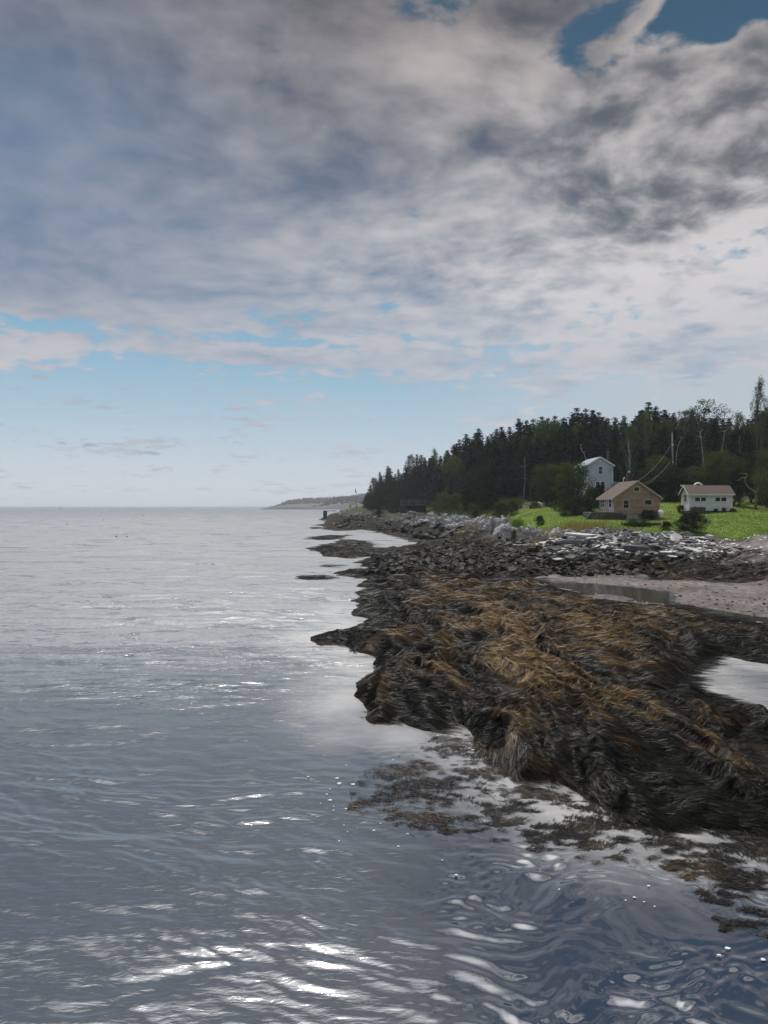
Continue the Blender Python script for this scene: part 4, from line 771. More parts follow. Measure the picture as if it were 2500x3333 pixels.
# upright folded outcrops
def outcrop_proto(seed):
    """a bundle of leaning slabs of steep layered rock on a rough core"""
    r = random.Random(seed); bm = bmesh.new(); off = Vector((seed*3.1, seed*1.7, seed*.9)); lean = r.uniform(-.9, .9); nsl = r.randint(6, 9)
    for i in range(nsl):
        cx = (i-(nsl-1)/2)*.26+r.uniform(-.06, .06); cy = r.uniform(-.35, .3); h_ = r.uniform(.28, .72)*(1-.3*abs(cx)); w_ = r.uniform(.12, .28); d_ = r.uniform(.3, .55); vs = []
        for z, k in ((-.5, 1.25), (.1*h_, 1.15), (.55*h_, 1.0), (h_*.92, .8), (h_, .55)):
            for sx, sy in ((-1, -.7), (-.3, -1), (.7, -.9), (1, -.2), (.8, .9), (-.7, 1)):
                vs.append(bm.verts.new((cx+(sx*w_*k+lean*z*.6)+r.uniform(-.035, .035), cy+sy*d_*k+r.uniform(-.05, .05)+z*.12, z+r.uniform(-.05, .05))))
        bmesh.ops.convex_hull(bm, input=vs)
    bmesh.ops.subdivide_edges(bm, edges=list(bm.edges), cuts=1)
    for v in bm.verts: q_ = v.co*4+off; v.co += Vector((mnoise.noise(q_), mnoise.noise(q_+Vector((9, 1, 4))), mnoise.noise(q_+Vector((2, 7, 3)))))*.035
    me = bpy.data.meshes.new('rock_outcrop'); bm.to_mesh(me); bm.free(); me.materials.append(M['outcrop']); return me
OC = [outcrop_proto(i) for i in range(1, 8)]
oc = [(1308, 1690, 190, 2.0, 'outcrop'), (1335, 1700, 186, 2.2, ''), (1318, 1672, 192, 1.6, ''), (1368, 1700, 180, 2.2, ''), (1350, 1680, 186, 1.7, ''), (1395, 1688, 176, 2.6, ''), (1420, 1705, 172, 2.4, ''), (1405, 1672, 178, 2.0, ''), (1440, 1682, 170, 2.4, ''), (1462, 1694, 166, 2.6, ''), (1455, 1672, 170, 1.8, ''), (1488, 1680, 163, 2.2, ''),
      (1452, 1712, 160, 1.6, ''), (1482, 1712, 158, 2.3, ''), (1504, 1700, 155, 2.5, ''), (1512, 1682, 157, 1.8, ''), (1530, 1692, 152, 2.1, ''), (1545, 1708, 148, 2.2, ''), (1562, 1690, 148, 2.2, ''), (1580, 1704, 144, 2.4, ''), (1600, 1692, 142, 2.2, ''), (1612, 1710, 138, 2.3, ''), (1633, 1698, 136, 2.3, ''), (1645, 1716, 130, 2.1, ''),
      (1668, 1706, 128, 2.1, ''), (1676, 1722, 122, 1.8, ''), (1698, 1712, 118, 1.7, ''), (1580, 1722, 136, 1.5, ''), (1540, 1730, 138, 1.3, ''), (1500, 1730, 142, 1.2, ''), (1620, 1734, 126, 1.2, ''), (1722, 1722, 108, 1.5, ''), (1748, 1730, 100, 1.3, ''), (1770, 1724, 98, 1.3, ''), (1788, 1736, 92, 1.4, ''), (1812, 1730, 90, 1.5, ''), (1838, 1734, 88, 1.7, ''),
      (1858, 1732, 87, 1.6, ''), (1882, 1738, 86, 1.6, ''), (1904, 1734, 86, 1.4, ''), (1926, 1732, 86, 1.2, ''), (1950, 1730, 85.5, 1.0, ''), (1975, 1734, 84, .9, ''), (2010, 1736, 83, .8, ''), (2045, 1738, 82, .8, ''), (2325, 1746, 77.5, .9, ''), (2342, 1748, 77, .8, ''), (2140, 1738, 80.5, .8, ''),
      (1110, 1668, 330, 2.6, 'f'), (1128, 1662, 335, 3.0, 'f'), (1148, 1660, 338, 3.0, 'f'), (1140, 1676, 322, 2.6, 'f'), (1165, 1670, 325, 2.6, 'f'), (1118, 1678, 318, 2.2, 'f'), (1180, 1680, 310, 2.2, 'f'), (1200, 1684, 300, 2.2, 'f'), (1222, 1682, 292, 2.0, 'f'), (1158, 1690, 300, 1.4, 'f'), (1186, 1692, 292, 1.2, 'f')]
def lab_oc(px_, i):
    if px_ < 1230: return 'grey outcrop rock below the white deck on the far point'
    if px_ < 1400: return 'pale craggy rock in the group under the wooden bridge'
    if px_ < 1520: return 'upright folded grey rock between the bridge and the scrubby bank'
    if px_ < 1625: return 'upright folded grey rock below the straw coloured grass'
    if px_ < 1710: return 'upright folded grey rock left of the pale beach grass tuft'
    if px_ < 2100: return 'grey weathered rock bounding the lawn above the rubble'
    return 'low grey rock beside the right end of the rubble bank'
for i, (px_, py_, D, k, f) in enumerate(oc):
    for sub_ in range(3 if f != 'f' else 1):
        kk = k*(1-.22*sub_)*.62; x, d2, z = hit(px_+rs.uniform(-14, 14)*min(sub_, 1), py_+rs.uniform(-9, 9)*min(sub_, 1)+kk*.25*2500/D, 60); z -= kk*.12
        if float(gsample(GLAWN, np.array([x]), np.array([d2]))[0]) > .25: continue
        stone(rs.choice(OC), x, d2, z, (kk*rs.uniform(.7, 1.2), kk*rs.uniform(.7, 1.1), kk*rs.uniform(.85, 1.35)), (0, rs.uniform(-.15, .15), rs.uniform(-.5, .5)), 'rock_outcrop', lab_oc(px_, i), 'rock', 'folded grey outcrops along the shore')
o = stone(OC[2], at(1342, 186), 184, zat(1670, 184), (1.1, .9, .9), (0, 0, .3), 'pale_boulder', 'light triangular boulder in front of the dark gap under the bridge', 'boulder', None)
# ------------------------------------------------------------------ grass
def blades(n, fn, hmin, hmax, wd_, mat, name, label, seed, lean=.25):
    r = np.random.default_rng(seed); xs, ys = fn(r, n); n = len(xs); z = gsample(GZ, xs, ys); k = 4; h_ = r.uniform(hmin, hmax, n); a = r.random(n)*6.28; l_ = r.normal(0, lean, n)*h_; P = np.zeros((n, k, 3)); Wv = P.copy(); b_ = r.random(n)*6.28
    for i in range(k):
        q_ = i/(k-1); P[:, i, 0] = xs+np.cos(a)*l_*q_*q_; P[:, i, 1] = ys+np.sin(a)*l_*q_*q_; P[:, i, 2] = z+h_*q_-.02; tw = wd_*(1-.9*q_**2); Wv[:, i, 0] = np.cos(b_)*tw; Wv[:, i, 1] = np.sin(b_)*tw
    return ribbons(name, P, Wv, M[mat], r.random(n), label=label, cat='grass', kind='stuff')
def f_lawn(r, n):
    y = 1/r.uniform(1/136, 1/73, n); x = (r.uniform(1600, 2620, n)-1250)/2500*y; d_ = sdist(x, y, lawn); k = d_ > .1; return x[k], y[k]
blades(60000, f_lawn, .05, .14, .03, 'grassb', 'lawn_grass', 'short bright green grass of the lawn round the houses', 1, .5)
def f_edge(r, n):
    y = 1/r.uniform(1/112, 1/73, n); x = (r.uniform(1600, 2620, n)-1250)/2500*y; d_ = sdist(x, y, lawn)+gn(x*.6, y*.6, 300)*.8; k = (d_ > -.9) & (d_ < .55); return x[k], y[k]
blades(26000, f_edge, .15, .55, .014, 'grassb', 'tall_grass', 'tall uncut grass along the edge of the lawn', 2, .35)
def f_dry(r, n):
    px_ = np.where(r.random(n) < .55, 1575+r.normal(0, 34, n), 1860+r.normal(0, 60, n)); y = np.where(px_ < 1700, r.uniform(126, 140, n), r.uniform(86, 91, n)); x = (px_-1250)/2500*y; return x, y
blades(7000, f_dry, .2, .7, .02, 'drygrass', 'dry_grass', 'straw coloured dry grass on the rocks beside the lawn', 3, .4)
def f_bank(r, n):
    y = 1/r.uniform(1/215, 1/118, n); x = (r.uniform(1380, 1700, n)-1250)/2500*y; z0_ = gsample(GZ0, x, y); k = (z0_ > 3.6+gn(x*.3, y*.3, 7)*.7) & (sdist(x, y, lawn) < 0); return x[k], y[k]
blades(16000, f_bank, .3, 1.2, .05, 'leaf', 'bank_grass', 'rough green growth on the bank above the outcrops', 4, .3)
def f_tuft(r, n): px_ = 1678+r.normal(0, 12, n); y = r.uniform(101, 104, n); return (px_-1250)/2500*y, y
blades(900, f_tuft, .5, 1.3, .02, 'grassb', 'beach_grass', 'pale green tuft of beach grass in front of the outcrops', 5, .3)
# ------------------------------------------------------------------ buildings
def siding_mat(name, c, board, var=.15, dirt=None, rough=.75, depth=.6, bw=(0, 0, 1), patch=None):
    m, q, b, o = new_mat(name); tc = q.new('ShaderNodeTexCoord').outputs['Object']; s3 = q.new('ShaderNodeSeparateXYZ'); q.put(s3.inputs[0], tc)
    saw = q.m('FRACT', q.m('DIVIDE', q.m('ADD', s3.outputs[2], 20), board)); n = q.noise(q.vm('MULTIPLY', tc, (1.2, 1.2, 9)), 2, 5, .6); n2 = q.noise(tc, 1.2, 5, .6); n4 = q.noise(q.vm('MULTIPLY', tc, (1.5, 1.5, .5)), 5, 4, .7)
    cc = q.mix(1.0, c, q.ramp(n, [(.25, 1-var), (.75, 1+var)]), 'MULTIPLY')
    if patch: cc = q.mix(q.sstep(n4, .5, .62), cc, patch)
    if dirt: cc = q.mix(q.sstep(n2, .48, .72, 0, .8), cc, dirt)
    cc = q.mix(q.sstep(saw, .22, .0), cc, tuple(v*.25 for v in c)); q.put(b.inputs['Base Color'], cc); b.inputs['Roughness'].default_value = rough
    bump(q, b, q.m('ADD', q.m('MULTIPLY', q.m('SUBTRACT', 1, saw), .8), q.m('MULTIPLY', n, .3)), depth, .05); return m
M['blue_siding'] = siding_mat('pale_blue_clapboard', (.45, .49, .58), .15, .12, (.38, .41, .48))
M['log'] = siding_mat('brown_log_boards', (.32, .225, .145), .30, .35, (.16, .11, .075), .85, 1.0, patch=(.42, .32, .25))
M['porch'] = siding_mat('grey_porch_boards', (.40, .36, .33), .30, .3, (.2, .16, .14), .8, .8)
M['cabin'] = siding_mat('pale_grey_clapboard', (.60, .62, .66), .17, .12, (.38, .40, .44))
M['brownroof'] = siding_mat('brown_asphalt_shingle', (.092, .060, .046), .12, .25, (.10, .06, .05), .9, .4)
M['greyroof'] = siding_mat('grey_asphalt_shingle', (.27, .30, .34), .14, .15, (.2, .22, .25), .9, .4)
M['trim'] = simple_mat('cream_trim', (.42, .37, .30), .6, .2, 5, .1)
M['deckwood'] = simple_mat('weathered_deck_wood', (.060, .052, .048), .85, .5, 4, .5, stretch=(1, 1, 5))
M['palewood'] = simple_mat('pale_weathered_wood', (.16, .15, .14), .8, .3, 5, .3, stretch=(6, 6, 1))
M['brick'] = simple_mat('dark_brick', (.060, .035, .030), .9, .4, 6, .5)
M['metal'] = simple_mat('galvanised_metal', (.5, .5, .5), .4, .1, 5, .1, metal=.6)
def wall_front(x0, x1, z0, z1, y, th, holes, gable=None, gb=None):
    """front wall slab (x,z) with rectangular holes, optional gable apex (ax, az)"""
    mb = MB(); xs = sorted({x0, x1}|{v for h_ in holes for v in (h_[0], h_[1]) if h_[3] <= z1+1e-6}); zs = sorted({z0, z1}|{v for h_ in holes for v in (h_[2], h_[3]) if h_[3] <= z1+1e-6})
    for i in range(len(xs)-1):
        for j in range(len(zs)-1):
            cx, cz_ = (xs[i]+xs[i+1])/2, (zs[j]+zs[j+1])/2
            if any(h_[0] < cx < h_[1] and h_[2] < cz_ < h_[3] for h_ in holes): continue
            mb.box(xs[i], xs[i+1], y, y+th, zs[j], zs[j+1])
    return mb
def window(parent, x0, x1, z0, z1, y, frame='whitepaint', fw=.09, sash=True, nrm='y', mull=0):
    """frame proud of the wall, dark glass set back; nrm 'y' faces the viewer, 'x' faces left"""
    def bx(mb, a0, a1, d0, d1, c0, c1):
        if nrm == 'y': mb.box(a0, a1, y+d0, y+d1, c0, c1)
        else: mb.box(y+d0, y+d1, a0, a1, c0, c1)
    mb = MB(); bx(mb, x0-fw, x0, -.035, .06, z0-fw, z1+fw); bx(mb, x1, x1+fw, -.035, .06, z0-fw, z1+fw); bx(mb, x0, x1, -.035, .06, z1, z1+fw); bx(mb, x0, x1, -.05, .06, z0-fw, z0)
    if sash: bx(mb, x0, x1, -.01, .03, (z0+z1)/2-.025, (z0+z1)/2+.025)
    for k in range(mull): xm = x0+(x1-x0)*(k+1)/(mull+1); bx(mb, xm-.05, xm+.05, -.032, .05, z0, z1)
    f = mb.build('window', M[frame], parent, bevel=.008); g = MB(); bx(g, x0, x1, .032, .05, z0, z1); g.build('pane', M['glass'], f); return f
# --- blue house: local origin at front left corner of the ground floor
D0 = 140.; hx = at(1911, D0); hz_ = 6.2
bh = empty('blue_house', (hx, D0, hz_), 0, 'pale blue two storey house with white trim behind rounded trees', 'house')
def bxz(px, py, D=D0): return at(px, D)-hx, zat(py, D)-hz_
W_ = bxz(1995, 0)[0]; EZ = bxz(0, 1514)[1]; AZ_ = bxz(0, 1489)[1]; LN = 9.0
wins = []
for a, b_, c_, d_ in [(1948, 1961, 1519, 1543), (1939.5, 1951, 1568, 1584), (1956.5, 1968, 1568, 1584)]:
    x0, z1 = bxz(a, c_); x1, z0 = bxz(b_, d_); wins.append((x0, x1, z0, z1))
mb = wall_front(0, W_, -1.2, EZ, 0, .15, wins); mb.prism([(0, EZ), (W_, EZ), (W_/2, AZ_)], 0, .15); mb.box(0, .15, .15, LN, -1.2, EZ); mb.box(W_-.15, W_, .15, LN, -1.2, EZ); mb.box(.15, W_-.15, LN-.15, LN, -1.2, EZ); mb.prism([(.15, EZ), (W_-.15, EZ), (W_/2, AZ_-.1)], LN-.15, LN)
mb.build('wall', M['blue_siding'], bh)
oh = .32; mb = MB(); sl = (AZ_-EZ)/(W_/2)
for sg in (-1, 1):
    ex = -oh if sg < 0 else W_+oh; ez = EZ-sl*oh; mb.prism([(ex, ez+.02), (W_/2, AZ_+.02), (W_/2, AZ_+.16), (ex, ez+.16)] if sg < 0 else [(W_/2, AZ_+.02), (ex, ez+.02), (ex, ez+.16), (W_/2, AZ_+.16)], -.22, LN+.25)
rf = mb.build('roof', M['greyroof'], bh); mb = MB()
for sg in (-1, 1):
    ex = -oh if sg < 0 else W_+oh; ez = EZ-sl*oh; mb.prism([(ex, ez-.10), (W_/2, AZ_-.10), (W_/2, AZ_+.17), (ex, ez+.17)] if sg < 0 else [(W_/2, AZ_-.10), (ex, ez-.10), (ex, ez+.17), (W_/2, AZ_+.17)], -.27, -.222)
mb.box(-oh-.05, -oh-.003, -.27, LN+.2, EZ-sl*oh-.1, EZ-sl*oh+.16); mb.build('fascia', M['whitepaint'], rf)
mb = MB(); mb.box(-.03, .10, -.03, -.002, -1.2, EZ-.1); mb.box(W_-.10, W_+.03, -.03, -.002, -1.2, EZ-.1); mb.build('corner_board', M['whitepaint'], bh)
for w__ in wins: window(bh, *w__, 0, 'whitepaint', .13, True)
x, z = bxz(1954, 1500); mb = MB(); mb.tube([(x, -.04, z), (x, 0, z)], .20, 16); mb.build('vent', M['whitepaint'], bh)
x, z = bxz(1985, 1526); mb = MB(); mb.box(x-.1, x+.5, -.35, -.02, z-.05, z+.05); mb.tube([(x+.5, -.2, z-.3), (x+.5, -.2, z+.3)], .03, 6); mb.build('meter_box', M['metal'], bh)
# lower wing behind on the right
mb = MB(); x1, z0 = bxz(2041, 1560, 146); mb.box(W_+.01, x1+1.2, 5, 9.5, -1, 3.2); mb.build('wing', M['blue_siding'], bh)
mb = MB(); mb.prism([(W_+.02, 3.9), (W_+.02, 4.7), (x1+1.5, 3.55), (x1+1.5, 3.2), (W_+.02, 3.2)], 4.6, 9.8); mb.build('wing_roof', M['greyroof'], bh)
mb = MB(); x, z = bxz(2028, 1545, 145); mb.tube([(x, 4.8, 3.5), (x, 4.8, 4.9)], .09, 8); mb.tube([(x, 4.8, 4.9), (x+.25, 4.8, 5.05)], .11, 8); mb.box(x-.3, x+.9, 4.5, 4.7, 3.15, 3.4); mb.build('vent_pipe', M['whitepaint'], bh)
# --- brown cottage
D1 = 98.; cx0 = at(1999, D1); cz0 = 4.3
ch = empty('brown_cottage', (cx0, D1, cz0), 0, 'brown log-sided cottage with a rusty brown roof on the lawn', 'cottage')
def cxz(px, py, D=D1): return at(px, D)-cx0, zat(py, D)-cz0
CW = cxz(2148, 0)[0]; CE = cxz(0, 1619)[1]; CA = cxz(0, 1567)[1]; CB = cxz(0, 1676)[1]; CL = 7.0
PX_ = cxz(1999, 0)[0]
wins = []
for a, b_, c_, d_ in [(2029.5, 2046, 1629, 1653.5), (2099, 2121, 1628, 1642.5), (2064, 2080, 1586, 1597.5)]:
    x0, z1 = cxz(a, c_); x1, z0 = cxz(b_, d_); wins.append((x0, x1, z0, z1))
mb = wall_front(0, CW, CB, CE, 0, .16, wins[:2]); ax_ = CW/2
aw = wins[2]; slope = (CA-CE)/(CW/2)
def gz(x): return CE+(CA-CE)*(1-abs(x-ax_)/(CW/2))
mb.prism([(0, CE), (aw[0], CE), (aw[0], gz(aw[0]))], 0, .16); mb.prism([(aw[1], CE), (CW, CE), (aw[1], gz(aw[1]))], 0, .16); mb.box(aw[0], aw[1], 0, .16, CE, aw[2]); mb.prism([(aw[0], aw[3]), (aw[1], aw[3]), (aw[1], gz(aw[1])), (ax_, CA), (aw[0], gz(aw[0]))], 0, .16)
mb.box(CW-.16, CW, .16, CL, CB, CE); mb.box(0, CW, CL-.16, CL, CB, CE); mb.prism([(0, CE), (CW, CE), (ax_, CA)], CL-.15, CL-.01)
# raised log courses on the gable front
for i in range(int((CA-CB)/.30)):
    z = CB+.05+i*.30
    segs = [(0., CW)] if z < CE else [(ax_-(CA-z)/slope+.12, ax_+(CA-z)/slope-.12)]
    for w__ in wins:
        if w__[2]-.12 < z+.1 < w__[3]+.12:
            ns = []
            for a, b_ in segs:
                if w__[0] > a and w__[1] < b_: ns += [(a, w__[0]-.1), (w__[1]+.1, b_)]
                else: ns.append((a, b_))
            segs = ns
    for a, b_ in segs:
        if b_-a > .25: mb.prism([(a, z), (b_, z), (b_, z+.2), (a, z+.2)], -.045, -.001)
mb.build('wall', M['log'], ch, bevel=.02)
mb = wall_front(0, .01, 0, .01, 0, .01, []); mb = MB()
yw = [(1.2, 2.2, cxz(0, 1652)[1], cxz(0, 1625)[1]), (4.2, 5.9, cxz(0, 1652, 103)[1]+.05, cxz(0, 1628, 103)[1])]
ys = [0.17, 1.2, 2.2, 4.2, 5.9, CL-.17]
zl, zh = yw[0][2], yw[0][3]; mb.box(0, .16, .17, CL-.17, CB, zl); mb.box(0, .16, .17, CL-.17, zh, CE)
for a, b_ in ((.17, 1.2), (2.2, 4.2), (5.9, CL-.17)): mb.box(0, .16, a, b_, zl, zh)
mb.build('porch_wall', M['porch'], ch)
for a, b_, mu in ((1.2, 2.2, 0), (4.2, 5.9, 1)):
    f = window(ch, a, b_, zl, zh, 0, 'whitepaint', .12, True, 'x', mu)
mb = MB(); mb.box(-.02, .0, -.047, -.0, CB, CE); mb.build('corner_board', M['porch'], ch)
oh = .30; mb = MB()
for sg in (-1, 1):
    ex = -oh if sg < 0 else CW+oh; ez = CE-slope*oh; mb.prism([(ex, ez+.02), (ax_, CA+.02), (ax_, CA+.13), (ex, ez+.13)] if sg < 0 else [(ax_, CA+.02), (ex, ez+.02), (ex, ez+.13), (ax_, CA+.13)], -.26, CL+.3)
rf = mb.build('roof', M['brownroof'], ch); mb = MB()
for sg in (-1, 1):
    ex = -oh if sg < 0 else CW+oh; ez = CE-slope*oh; mb.prism([(ex, ez-.06), (ax_, CA-.06), (ax_, CA+.135), (ex, ez+.135)] if sg < 0 else [(ax_, CA-.06), (ex, ez-.06), (ex, ez+.135), (ax_, CA+.135)], -.30, -.262)
mb.box(-oh-.04, -oh-.003, -.3, CL+.25, CE-slope*oh-.06, CE-slope*oh+.12); mb.box(-oh, .35, -.30, -.05, CE-slope*oh-.06, CE-slope*oh+.012); mb.build('fascia', M['trim'], rf)
mb = MB(); x, z = cxz(2047, 1537, 102.5); mb.box(x-.27, x+.27, 4.3, 4.85, CE, z-.05); mb.build('chimney', M['brick'], rf); mb = MB(); mb.tube([(x+.02, 4.5, z-.05), (x-.05, 4.5, z+.12)], [.13, .10], 8); mb.build('chimney_cap', M['whitepaint'], rf)
for w__ in wins: window(ch, *w__, 0, 'trim', .11, w__ is wins[0])
mb = MB(); mb.box(.1, CW-.1, .08, CL-.2, -.6, CB); mb.build('foundation', M['deckwood'], ch)
# deck skirt at the left
dk = empty('deck', (cx0, D1, cz0), 0, 'low dark deck with pale diagonal boards at the left of the brown cottage', 'deck')
x0, zt = cxz(1918, 1667); mb = MB(); mb.box(x0, -.05, -.9, 3.2, zt-.1, zt); mb.box(x0, .9, -1.0, -.92, zt-.08, zt+.03); mb.build('platform', M['palewood'], dk)
mb = MB(); xl = cxz(1899, 0)[0]; 
for i in range(34):
    xa = x0+(.9-x0)*i/34; mb.box(xa, xa+(.9-x0)/34-.025, -.88, -.84, -.25, zt-.1)
mb.prism([(xl, -.15), (x0, -.15), (x0, zt-.1)], -.86, -.78); mb.box(x0, x0+.08, -.8, 3.1, -.2, zt-.12); mb.build('skirt', M['deckwood'], dk)
mb = MB()
for xa in (cxz(1935, 0)[0], cxz(1955, 0)[0]): mb.tube([(xa-.45, -.93, -.1), (xa+.25, -.90, zt-.12)], .04, 5)
mb.tube([(xl, -.9, -.05), (x0+.05, -.9, zt-.05)], .035, 5); mb.build('brace', M['palewood'], dk)
# boards under the cottage
x, z = cxz(2042, 1686); bo = empty('board_heap', (cx0+x, D1-.7, cz0), 0, 'weathered sheets of board leaning at the foot of the brown cottage', 'boards')
for (a, b_, h_, tl) in ((-.35, .45, .62, .45), (.5, 1.35, .55, .30), (1.3, 1.75, .35, .5)):
    mb = MB(); mb.add([(a, 0, -.1), (b_, 0, -.1), (b_+tl*.4, .55, h_), (a+tl*.6, .55, h_), (a, .03, -.1), (b_, .03, -.1), (b_+tl*.4, .58, h_), (a+tl*.6, .58, h_)], [(0, 1, 2, 3), (7, 6, 5, 4), (0, 4, 5, 1), (2, 6, 7, 3), (1, 5, 6, 2), (0, 3, 7, 4)]); mb.build('board', M['palewood'], bo)
# gas tank
x, z = cxz(2150, 1686, 96.5); tk = empty('gas_tank', (cx0+x, 96.5, max(z+cz0, H(cx0+x, 96.5)-.05)), 0, 'white upright gas tank at the right corner of the brown cottage', 'gas tank')
mb = MB(); mb.tube([(0, 0, .02), (0, 0, .10), (0, 0, .82), (0, 0, .92), (0, 0, .98)], [.28, .36, .36, .28, .12], 20); mb.build('tank', M['whitepaint'], tk, True)
mb = MB(); n = 14
for i in range(n-3):
    a0, a1 = 2*PI*i/n, 2*PI*(i+1)/n; mb.add([(math.cos(a0)*.17, math.sin(a0)*.17, .95), (math.cos(a1)*.17, math.sin(a1)*.17, .95), (math.cos(a1)*.17, math.sin(a1)*.17, 1.15), (math.cos(a0)*.17, math.sin(a0)*.17, 1.15), (math.cos(a0)*.15, math.sin(a0)*.15, .95), (math.cos(a1)*.15, math.sin(a1)*.15, .95), (math.cos(a1)*.15, math.sin(a1)*.15, 1.15), (math.cos(a0)*.15, math.sin(a0)*.15, 1.15)], [(0, 1, 2, 3), (5, 4, 7, 6), (3, 2, 6, 7)])
mb.build('collar', M['whitepaint'], tk)
# planter box
x0 = at(2031, 88.5); x1 = at(2152, 88.5); zb = H((x0+x1)/2, 88.5); pb = empty('planter_box', (x0, 88.5, zb-.1), 0, 'long low wooden box bed at the lawn edge before the cottage', 'planter')
mb = MB(); mb.box(0, x1-x0, 0, .05, 0, .45); mb.box(0, x1-x0, 1.2, 1.25, 0, .45); mb.box(0, .05, .05, 1.2, 0, .45); mb.box(x1-x0-.05, x1-x0, .05, 1.2, 0, .45); mb.build('side', M['deckwood'], pb); mb = MB(); mb.box(-.02, x1-x0+.02, -.04, 0, .40, .47); mb.build('rim', M['palewood'], pb)
# --- white cabin
D2 = 106.; kx0 = at(2244, D2); kz0 = 4.85
kb = empty('white_cabin', (kx0, D2, kz0), 0, 'small white clapboard cabin with a brown roof and two window pairs', 'cabin')
def kxz(px, py, D=D2): return at(px, D)-kx0, zat(py, D)-kz0
KW = kxz(2384, 0)[0]; KE = kxz(0, 1607)[1]; KB = kxz(0, 1663)[1]; KL = 2.9; KR = kxz(0, 1583, D2+KL/2)[1]
wins = []
for a, b_, c_, d_ in [(2262, 2278.5, 1619, 1631.5), (2281.5, 2297.5, 1619, 1631.5), (2328.5, 2344, 1619, 1631.5), (2347.5, 2364, 1619, 1631.5)]:
    x0, z1 = kxz(a, c_); x1, z0 = kxz(b_, d_); wins.append((x0, x1, z0, z1))
mb = wall_front(0, KW, KB, KE, 0, .12, wins); wz0, wz1 = kxz(0, 1631)[1], kxz(0, 1611)[1]
mb.box(0, .12, .12, KL-.12, KB, wz0); mb.box(0, .12, .12, KL-.12, wz1, KE); mb.box(0, .12, .12, 1.0, wz0, wz1); mb.box(0, .12, 1.8, KL-.12, wz0, wz1)
mb.box(KW-.12, KW, .12, KL-.12, KB, KE); mb.box(0, KW, KL-.12, KL, KB, KE)
for xa in (0, KW-.12): mb.add([(xa, 0, KE), (xa, KL, KE), (xa, KL/2, KR-.04), (xa+.12, 0, KE), (xa+.12, KL, KE), (xa+.12, KL/2, KR-.04)], [(0, 2, 1), (3, 4, 5), (0, 3, 5, 2), (1, 2, 5, 4), (0, 1, 4, 3)])
mb.build('wall', M['cabin'], kb)
for w__ in wins: window(kb, *w__, 0, 'whitepaint', .07, False)
window(kb, 1.0, 1.8, wz0, wz1, 0, 'whitepaint', .06, True, 'x')
mb = MB(); ks = (KR-KE)/(KL/2); o_ = .25
def kroof(x0, x1, t0, t1, ofs=0):
    for sg in (0, 1):
        y0 = -o_-ofs if sg == 0 else KL+o_+ofs; z0 = KE-ks*o_; mb.add([(x0, y0, z0+t0), (x1, y0, z0+t0), (x1, KL/2, KR+t0), (x0, KL/2, KR+t0), (x0, y0, z0+t1), (x1, y0, z0+t1), (x1, KL/2, KR+t1), (x0, KL/2, KR+t1)], [(0, 1, 2, 3), (4, 7, 6, 5), (0, 4, 5, 1), (1, 5, 6, 2), (0, 3, 7, 4)])
kroof(-.3, KW+.28, .03, .13); rf = mb.build('roof', M['brownroof'], kb); mb = MB(); mb.box(-.31, KW+.29, -o_-.04, -o_-.003, KE-ks*o_-.06, KE-ks*o_+.14)
for sg in (0, 1):
    y0 = -o_ if sg == 0 else KL+o_; z0 = KE-ks*o_; mb.add([(-.345, y0, z0-.03), (-.303, y0, z0-.03), (-.303, KL/2, KR-.03), (-.345, KL/2, KR-.03), (-.345, y0, z0+.14), (-.303, y0, z0+.14), (-.303, KL/2, KR+.14), (-.345, KL/2, KR+.14)], [(0, 1, 2, 3), (4, 7, 6, 5), (0, 4, 5, 1), (1, 5, 6, 2), (0, 3, 7, 4), (2, 6, 7, 3)])
mb.build('fascia', M['oldwhite'], rf)
mb = MB(); mb.box(-.02, .07, -.025, -.002, KB, KE-.05); mb.box(KW-.07, KW+.02, -.025, -.002, KB, KE-.05); mb.build('corner_board', M['whitepaint'], kb)
mb = MB()
for xa in (.15, KW*.33, KW*.66, KW-.35):
    for ya in (.1, KL-.35): mb.box(xa, xa+.22, ya, ya+.22, -.5, KB)
mb.build('footing', M['deckwood'], kb); mb = MB(); mb.box(.1, KW-.1, .5, .56, -.4, KB-.02); mb.build('undershade', M['black'], kb)  # black sheet standing in for the shade below the cabin floor
x0, zt = kxz(2244, 1649); x1, _ = kxz(2287, 0); bn = empty('slatted_bin', (kx0+x0, D2-1.1, kz0-.1), 0, 'dark slatted wooden bin against the front of the white cabin', 'bin'); mb = MB()
for i in range(16): xa = (x1-x0)*i/16; mb.box(xa, xa+(x1-x0)/16-.03, 0, .04, -.1, zt+.05+(.12 if i % 7 == 3 else 0))
mb.box(0, x1-x0, .05, .9, -.1, zt); mb.build('slats', M['deckwood'], bn)
for px_, w__ in ((2331, .25), (2357, .3)):
    pt = empty('bush_pot', (at(px_, 105.2), 105.2, H(at(px_, 105.2), 105.2)), 0, 'small dark %s lump before the cabin skirting, %s' % (('pointed', 'under the third window') if px_ < 2340 else ('rounded', 'under the last window')), 'shrub')
    rg = np.random.default_rng(px_); C = rg.normal(size=(240, 3))*np.array([w__*.5, w__*.4, w__*.45])+np.array([0, 0, w__*1.3]); leaves_mesh('foliage', C, .14, M['leaf_dark'], pt, px_)
